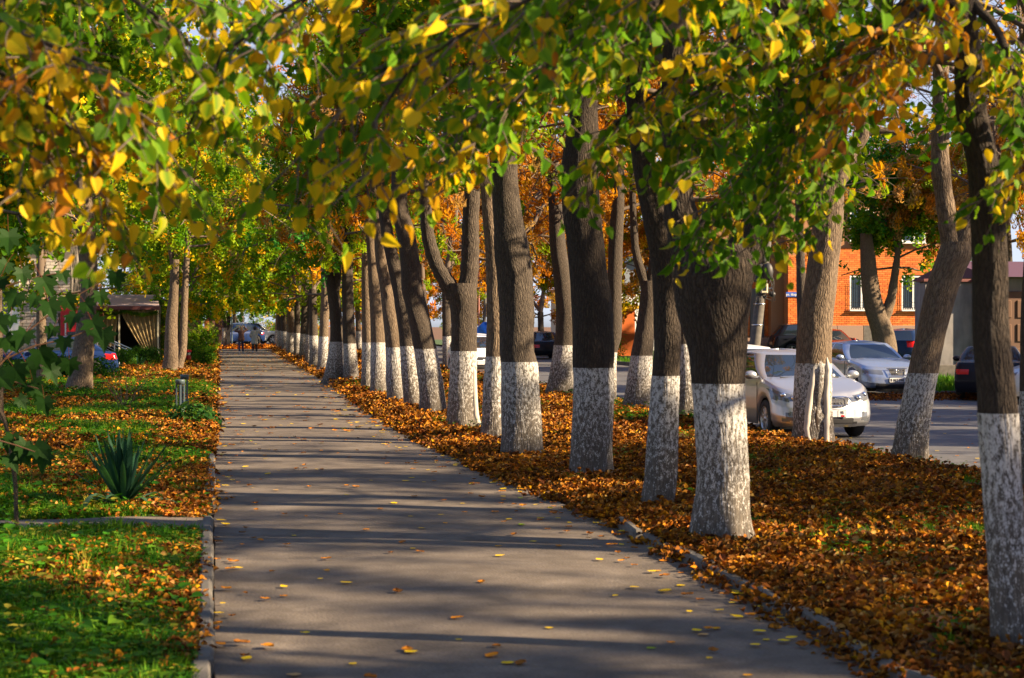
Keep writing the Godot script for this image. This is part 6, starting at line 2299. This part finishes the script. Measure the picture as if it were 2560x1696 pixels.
	tree({"label": "whitewashed tree before the silver hatchback, split by a long white scar", "group": "whitewashed trees along the road edge", "kind": "twiggy", "floor": 4.6, "top": 9, "paint": 1.29, "lines": [[9.07,0,-25.39,0.345,9.05,0.16,-25.4,0.312,9.03,0.67,-25.41,0.289,9.04,1.3,-25.41,0.279,9.07,1.93,-25.41,0.262,9.14,2.42,-25.4,0.249,9.2,2.93,-25.4,0.239,9.26,3.43,-25.39,0.233,9.26,3.86,-25.4,0.252,9.28,4.08,-25.4,0.233], [9.22,3.88,-25.4,0.166,9.17,4.28,-25.42,0.153,9.17,4.68,-25.42,0.143,9.21,5.54,-25.42,0.12,9.27,6.47,-25.42,0.1], [9.32,3.88,-25.39,0.159,9.5,4.31,-25.36,0.14,9.68,4.61,-25.33,0.12,9.81,4.88,-25.31,0.1,9.76,5.67,-25.33,0.086,9.73,6.6,-25.34,0.066], [9.76,4.76,-25.32,0.073,9.95,4.86,-25.29,0.066,10.22,4.85,-25.24,0.056,10.49,4.79,-25.19,0.047,10.78,4.66,-25.14,0.03]]})
	tree({"label": "whitewashed tree at the road edge with a thin V-fork, leaning right", "group": "whitewashed trees along the road edge", "kind": "thin", "floor": 4.0, "top": 10, "paint": 1.22, "lines": [[8.72,0,-35.56,0.32,8.76,0.33,-35.56,0.279,8.81,0.76,-35.55,0.265,8.86,1.22,-35.55,0.233,8.96,2.05,-35.54,0.192,9.01,2.53,-35.54,0.178,9.01,2.8,-35.54,0.164], [8.95,2.66,-35.55,0.123,8.84,3.02,-35.57,0.11,8.75,3.34,-35.59,0.096,8.71,3.66,-35.6,0.087,8.67,4.71,-35.62,0.073,8.7,5.99,-35.62,0.059], [9.04,2.7,-35.53,0.119,9.11,3.36,-35.53,0.1,9.15,4.17,-35.53,0.087,9.12,5.26,-35.54,0.069]]})
	tree({"label": "mostly hidden whitewashed tree glimpsed between the stout fork and its slim neighbour", "group": "whitewashed trees along the road edge", "kind": "thin", "floor": 4.2, "top": 10, "paint": 1.5, "lines": [[9.01,-0,-32.56,0.202,9.01,0.62,-32.57,0.168,8.97,1.5,-32.58,0.126,8.95,2.3,-32.59,0.118,8.97,3.14,-32.6,0.109,9,4.41,-32.6,0.092]]})
	tree({"label": "curved whitewashed tree by the road, trunk bowing left under orange leaves", "group": "whitewashed trees along the road edge", "kind": "thin", "floor": 4.2, "top": 10, "paint": 1.36, "lines": [[8.4,0,-42.36,0.421,8.44,0.21,-42.35,0.356,8.48,0.55,-42.35,0.313,8.57,1.36,-42.34,0.27,8.61,1.99,-42.34,0.259,8.56,2.63,-42.36,0.227,8.48,3.28,-42.37,0.211,8.41,3.76,-42.39,0.205,8.37,4.39,-42.4,0.184,8.33,5.03,-42.42,0.162,8.28,5.67,-42.43,0.14,8.25,6.95,-42.45,0.108]]})
	tree({"label": "grey-brown road-edge trunk rising behind the thick dark ridged tree", "group": "whitewashed trees along the road edge", "kind": "thin", "floor": 4.4, "top": 10, "paint": 1.23, "lines": [[8.89,0,-39.05,0.25,8.91,0.58,-39.05,0.21,8.95,1.23,-39.05,0.19,9.06,1.58,-39.03,0.18,9.07,2.38,-39.04,0.175,9.08,2.98,-39.04,0.17,9.11,3.83,-39.04,0.165,9.15,4.58,-39.04,0.15,9.19,5.78,-39.05,0.12]]})
	tree({"label": "whitewashed road-edge tree at the far right margin, mostly out of view", "group": "whitewashed trees along the road edge", "kind": "twiggy", "floor": 4.6, "top": 9, "paint": 1.14, "lines": [[9.02,0,-18.11,0.15,9.01,0.24,-18.12,0.136,9,1.14,-18.13,0.126,9,1.84,-18.13,0.116,9.03,2.62,-18.13,0.107,9.06,3.59,-18.14,0.092]]})
	tree({"label": "unpainted lawn tree with furrowed brown bark beside the dark blue car", "group": "trees on the lawn side", "kind": "elm", "floor": 2.5, "top": 11, "paint": 0, "lines": [[-3.57,0,-46.22,0.405,-3.54,0.19,-46.21,0.349,-3.47,0.71,-46.21,0.298,-3.39,1.47,-46.2,0.264,-3.31,2.25,-46.2,0.23,-3.26,2.82,-46.19,0.214,-3.29,3.56,-46.2,0.236,-3.37,4.46,-46.22,0.247,-3.43,5.59,-46.25,0.225]]})
	tree({"label": "pale double-stemmed lawn tree with a flared base near the red hydrant", "group": "trees on the lawn side", "kind": "elm", "floor": 2.6, "top": 12, "paint": 0, "lines": [[-1.66,0,-64.52,0.459,-1.63,0.29,-64.52,0.348,-1.61,0.76,-64.52,0.293,-1.61,1.85,-64.53,0.245,-1.53,2.93,-64.53,0.19,-1.49,4.24,-64.53,0.158], [-1.38,0.29,-64.48,0.19,-1.23,0.92,-64.46,0.174,-1.19,1.71,-64.46,0.158,-1.14,2.93,-64.46,0.135,-1.07,4.24,-64.46,0.119,-0.99,5.83,-64.46,0.095]]})
	tree({"label": "bare thin sapling stem rising from the grass at the left edge", "group": "", "kind": "none", "floor": 0, "top": 0, "paint": 0, "lines": [[-1.73,0,-15.73,0.021,-1.74,0.22,-15.73,0.019,-1.75,0.52,-15.74,0.019,-1.8,0.86,-15.75,0.019,-1.84,1.04,-15.76,0.017,-1.92,1.23,-15.77,0.015,-1.99,1.55,-15.79,0.013]]})
	tree({"label": "distant white-based tree standing in the leaves at the end of the path", "group": "trees on the lawn side", "kind": "elm", "floor": 3.0, "top": 11, "paint": 1.58, "lines": [[0.57,0.36,-129.75,0.208,0.57,0.88,-129.75,0.192,0.6,1.58,-129.76,0.176,0.6,2.32,-129.76,0.16,0.63,3.76,-129.77,0.128]]})
	tree({"label": "green tree with a thick leaning forked trunk before the brick house windows", "group": "trees across the road", "kind": "green", "floor": 4.1, "top": 9.5, "paint": 0, "lines": [[27.06,-0.09,-67.39,0.515,27.05,0.98,-67.4,0.479,26.94,1.6,-67.43,0.462,26.74,2.22,-67.47,0.444,26.53,2.93,-67.51,0.391,26.42,3.82,-67.53,0.355,26.35,4.7,-67.55,0.302,26.29,5.59,-67.57,0.248], [26.91,1.95,-67.43,0.302,27.12,2.4,-67.4,0.266,27.3,2.93,-67.38,0.213,27.44,3.82,-67.36,0.177,27.56,4.7,-67.35,0.133]]})

	scars()
	# the row goes on to the end of the path
	var far := [[65.8, 3.95, 0.20], [71.4, 3.95, 0.20], [77.5, 4.05, 0.19], [85.0, 4.15, 0.20], [90.0, 4.1, 0.18], [94.5, 4.0, 0.20], [102.0, 4.2, 0.20], [111.0, 4.3, 0.2], [120.0, 4.4, 0.2], [128.0, 4.5, 0.2], [139.0, 4.7, 0.2]]
	var nth := ["first", "second", "third", "fourth", "fifth", "sixth", "seventh", "eighth", "ninth", "tenth", "last"]
	for k in far.size():
		plain_tree("slim whitewashed tree in the far row, %s beyond the wide-rooted old one" % nth[k], "whitewashed trees lining the path", ["mixed", "elm", "elm", "lime", "mixed", "elm", "lime", "elm", "lime", "elm", "elm"][k], far[k][1], -far[k][0], far[k][2], 2.9, 12.5, 1.4, {"thick": 0.6})
	for k in 7:
		plain_tree("whitewashed road-edge tree far up the road, %s past the white minivan" % nth[k], "whitewashed trees along the road edge", "thin", 8.9 + 0.2 * (k % 2), -67.0 - 9.0 * k, 0.2, 3.0, 11.0)
	plain_tree("whitewashed road-edge tree hidden behind the thin brownish trunk", "whitewashed trees along the road edge", "thin", 8.7, -50.5, 0.2, 3.6, 10.5)
	# trees whose crowns hang into view or whose shade falls in it; their stems stand outside the frame
	var bo := {
		"A": [[0.16, 16, Vector3(4.12, 3.86, -9.16), Vector3(3.55, 3.79, -9.15), Vector3(3.01, 3.52, -9.04), Vector3(2.61, 3.16, -8.90), Vector3(2.38, 2.85, -8.83)],
			[0.08, 14, Vector3(4.12, 3.81, -9.15), Vector3(3.71, 3.57, -9.22), Vector3(3.31, 3.26, -9.19), Vector3(3.12, 2.90, -9.21), Vector3(3.03, 2.62, -9.23)],
			[0.24, 20, Vector3(4.12, 3.91, -9.16), Vector3(3.51, 3.96, -9.06), Vector3(2.72, 3.76, -8.89), Vector3(1.98, 3.43, -8.71), Vector3(1.38, 3.01, -8.50), Vector3(1.05, 2.79, -8.45)],
			[0.26, 9, Vector3(4.16, 3.76, -9.15), Vector3(4.24, 3.38, -8.83), Vector3(4.27, 3.08, -8.72), Vector3(4.26, 2.70, -8.61)],
			[0.7, 12, Vector3(4.12, 3.86, -9.16), Vector3(3.78, 3.64, -8.80), Vector3(3.50, 3.40, -8.65), Vector3(3.24, 3.18, -8.59)],
			[0.08, 16, Vector3(4.12, 3.86, -9.16), Vector3(3.58, 3.52, -9.55), Vector3(3.27, 3.07, -9.80), Vector3(3.05, 2.74, -9.94), Vector3(2.84, 2.49, -9.97)],
			[0.31, 14, Vector3(4.12, 3.96, -9.16), Vector3(3.25, 3.70, -9.00), Vector3(2.58, 3.33, -8.80), Vector3(2.18, 3.04, -8.77), Vector3(1.95, 2.84, -8.81)],
			[0.16, 10, Vector3(4.12, 3.71, -9.15), Vector3(3.70, 3.47, -9.53), Vector3(3.56, 3.08, -9.65), Vector3(3.44, 2.68, -9.67)]],
		"A0": [[0.21, 20, Vector3(2.96, 3.46, -4.58), Vector3(1.83, 3.56, -7.21), Vector3(1.30, 3.34, -7.40), Vector3(0.84, 3.11, -7.58), Vector3(0.56, 2.87, -7.62), Vector3(0.36, 2.63, -7.76)],
			[0.31, 18, Vector3(2.96, 3.46, -4.58), Vector3(2.07, 3.49, -6.76), Vector3(1.47, 3.31, -6.86), Vector3(1.05, 3.12, -7.03), Vector3(0.75, 2.90, -7.19), Vector3(0.64, 2.71, -7.20)],
			[0.36, 18, Vector3(2.96, 3.46, -4.58), Vector3(1.67, 3.68, -7.34), Vector3(0.93, 3.53, -7.47), Vector3(0.38, 3.32, -7.66), Vector3(0.00, 3.04, -7.72), Vector3(-0.13, 2.76, -7.84)],
			[0.16, 14, Vector3(2.96, 3.46, -4.58), Vector3(2.17, 3.64, -7.76), Vector3(1.72, 3.31, -8.04), Vector3(1.45, 3.01, -8.28), Vector3(1.30, 2.79, -8.41)]],
		"L0": [[0.22, 18, Vector3(-2.30, 3.52, -5.68), Vector3(-1.97, 4.89, -10.51), Vector3(-0.88, 4.74, -12.35), Vector3(-0.15, 4.42, -12.73), Vector3(0.37, 4.17, -12.64)],
			[0.25, 16, Vector3(-2.30, 3.52, -5.68), Vector3(-1.57, 4.10, -8.41), Vector3(-0.69, 3.88, -8.25), Vector3(-0.23, 3.64, -8.17), Vector3(-0.06, 3.36, -8.14), Vector3(0.04, 3.12, -8.12)],
			[0.3, 14, Vector3(-2.30, 3.52, -5.68), Vector3(-1.57, 4.10, -8.41), Vector3(-0.82, 3.93, -8.68), Vector3(-0.17, 3.72, -8.77), Vector3(0.21, 3.55, -8.70), Vector3(0.47, 3.31, -8.66)],
			[0.41, 18, Vector3(-2.30, 3.52, -5.68), Vector3(-1.34, 3.34, -7.14), Vector3(-0.95, 3.17, -7.28), Vector3(-0.60, 3.00, -7.21), Vector3(-0.35, 2.80, -7.27), Vector3(-0.21, 2.61, -7.25)],
			[0.54, 16, Vector3(-2.30, 3.52, -5.68), Vector3(-1.40, 3.14, -7.45), Vector3(-0.99, 3.01, -7.48), Vector3(-0.74, 2.85, -7.44), Vector3(-0.57, 2.69, -7.41), Vector3(-0.48, 2.53, -7.39)],
			[0.21, 16, Vector3(-2.30, 3.52, -5.68), Vector3(-1.44, 3.72, -7.67), Vector3(-0.91, 3.51, -7.68), Vector3(-0.45, 3.34, -7.60), Vector3(-0.14, 3.14, -7.54), Vector3(0.00, 2.93, -7.52)],
			[0.62, 10, Vector3(-2.30, 3.52, -5.68), Vector3(-1.24, 2.89, -7.53), Vector3(-0.96, 2.80, -7.48), Vector3(-0.78, 2.69, -7.45), Vector3(-0.67, 2.56, -7.43)],
			[0.11, 14, Vector3(-2.30, 3.52, -5.68), Vector3(-1.48, 3.28, -8.38), Vector3(-1.09, 3.39, -8.52), Vector3(-0.62, 3.55, -8.64), Vector3(0.04, 3.44, -8.73), Vector3(0.26, 3.23, -8.69)]],

	}
	var over := [["A", "", 0.0, 0.0], ["A0", "linden whose low green and yellow boughs hang across the top of the view", 4.4, -4.4], ["L0", "linden whose yellowing boughs hang into the upper left corner", -2.9, -4.6]]
	for q in over:
		var o: Node3D
		if q[0] == "A":
			o = get_node("whitewashed_tree")
		else:
			o = plain_tree(q[1], "trees overhanging the path", "lime", q[2], q[3], 0.2, 4.6, 9.0, 1.4, {"called": "linden_tree", "thick": 0.3})
		var leaves: Array = []
		var br := MB.new()
		for b in bo[q[0]]:
			bough(o, br, o.position, b.slice(2), 0.03, int(b[1] * 3.5), leaves, 0.45, b[0])
		part("twigs", br, M.twig, o).set_meta("kind", "stuff")
		hang_leaves(o, o.position, leaves)
	var kinds := ["elm", "lime", "elm"]
	for k in 3:
		plain_tree("lawn-side tree left of the view, its %s crown reaching into the frame" % ["yellow-green lower", "green middle", "golden-green farther"][k], "trees on the lawn side", kinds[k], -3.9, -12.5 - 9.5 * k, 0.22, [3.5, 3.2, 2.9][k], 10.0, 0.0, {"thick": 2.4})
	var left := [[-5.2, 54.0, "elm", 2.7], [-8.0, 66.0, "elm", 3.4], [-1.9, 80.0, "elm", 2.7], [-2.2, 92.0, "lime", 2.7], [-2.0, 104.0, "elm", 2.6], [-2.2, 118.0, "elm", 2.6], [-6.5, 88.0, "elm", 3.0]]
	for k in left.size():
		plain_tree(["slim lawn tree behind the dark blue saloon", "lawn tree rising over the stone building", "lawn tree behind the tall loose shrub", "second lawn tree past the hydrant", "third lawn tree past the hydrant", "fourth lawn tree past the hydrant, near the path end", "lawn tree behind the cafe porch"][k], "trees on the lawn side", left[k][2], left[k][0], -left[k][1], 0.17, left[k][3], 13.5, 1.4 if k in [3, 4, 5] else 0.0)
	for k in 4:
		plain_tree("road-edge tree outside the frame on the right, %s of four shading the verge" % ["farthest", "second", "third", "nearest"][k], "whitewashed trees along the road edge", "twiggy", 9.3, [-15.6, -11.6, -5.6, 0.5][k], 0.22, 4.0, 9.0, 1.4, {"thick": [1.0, 0.8, 0.35, 0.7][k]})
	for k in 4:  # unseen trees, placed and thinned for the shade on the near path
		plain_tree("chestnut across the road outside the view, %s of a row of four" % nth[k], "trees across the road", "orange", 20.6 + 1.2 * (k % 2), [-15.0, -10.0, -4.0, 3.5][k], 0.22, 4.0, 11.5, 0.0, {"thick": [0.8, 1.7, 1.1, 0.3][k]})
	for k in 4:  # unseen trees, placed and kept low for the shade on the roadway
		plain_tree("chestnut across the road just outside the view, %s of four shading the roadway" % nth[k], "trees across the road", "orange", [25.0, 25.0, 26.0, 25.5][k], [-22.5, -29.0, -36.5, -43.5][k], 0.22, 3.0, [8.0, 9.5, 10.0, 10.0][k], 0.0, {"thick": 1.3})
	# across the road
	var across := [[20.6, 43.6, "twiggy", 5.0, 0.2, 11.0, "thin-leaved chestnut across the road before the grey wall"], [18.9, 54.0, "twiggy", 6.0, 0.2, 11.0, "orange chestnut across the road beside the grey wall"], [20.5, 66.0, "orange", 4.4, 0.2, 11.0, "orange chestnut behind the leaning concrete pole"], [20.3, 77.0, "orange", 2.6, 0.22, 11.0, "golden chestnut beyond the concrete pole across the road"], [20.0, 90.0, "orange", 2.4, 0.22, 11.5, "golden chestnut beside the brick outbuilding"], [19.6, 104.0, "orange", 2.2, 0.22, 12.0, "large golden chestnut far up the road"], [16.8, 116.0, "orange", 2.0, 0.22, 12.0, "far golden chestnut at the bend of the road"], [13.5, 128.0, "orange", 1.6, 0.22, 12.0, "farthest orange tree closing the road"], [24.0, 120.0, "chest", 2.4, 0.22, 13.0, "brown chestnut before the gabled house"], [33.0, 98.0, "chest", 5.0, 0.22, 14.0, "tall brown tree behind the brick house roof"], [31.0, 64.0, "orange", 5.0, 0.2, 12.0, "orange tree rising behind the old house"], [38.0, 92.0, "twiggy", 5.0, 0.22, 14.0, "bare-looking tree behind the brick house on the right"], [9.0, 146.0, "elm", 2.2, 0.22, 12.0, "yellow-green tree beyond the end of the road row"], [1.5, 158.0, "elm", 3.4, 0.22, 13.0, "yellow-green tree behind the cars at the end of the path"], [-5.0, 152.0, "elm", 3.0, 0.22, 13.0, "leafy tree behind the wooden hut"], [6.0, 165.0, "green", 3.2, 0.22, 14.0, "green tree beyond the street at the far end"], [-12.0, 100.0, "elm", 3.5, 0.22, 13.0, "yellow tree far behind the stone building"], [13.0, 150.0, "orange", 2.0, 0.22, 14.0, "orange tree far beyond the bend"], [20.0, 145.0, "chest", 2.0, 0.22, 14.0, "brown tree far beyond the bend"], [30.0, 135.0, "orange", 2.0, 0.25, 15.0, "orange tree behind the gabled house"], [42.0, 120.0, "chest", 3.0, 0.25, 16.0, "brown tree far behind the brick house"], [-3.0, 182.0, "elm", 0.6, 0.25, 14.0, "low-branched tree across the far street, left of the path line"], [2.5, 176.0, "green", 0.8, 0.25, 14.0, "low-branched green tree across the far street"], [7.5, 184.0, "elm", 0.6, 0.25, 14.0, "low-branched tree across the far street, right of the path line"], [12.0, 175.0, "mixed", 0.8, 0.25, 14.0, "low brown-green tree past the far street corner"], [-9.0, 178.0, "lime", 0.8, 0.25, 14.0, "low lime tree behind the hut across the street"], [-16.0, 120.0, "elm", 1.0, 0.25, 14.0, "low yellow tree far left beyond the porch"], [-22.0, 95.0, "elm", 2.0, 0.25, 14.0, "tall tree at the far left behind the stone building"]]
	for a in across:
		plain_tree(a[6], "trees across the road" if a[0] > 12.0 else "trees at the far end", a[2], a[0], -a[1], a[4], a[3], a[5], 0.0, {"thick": 1.2})
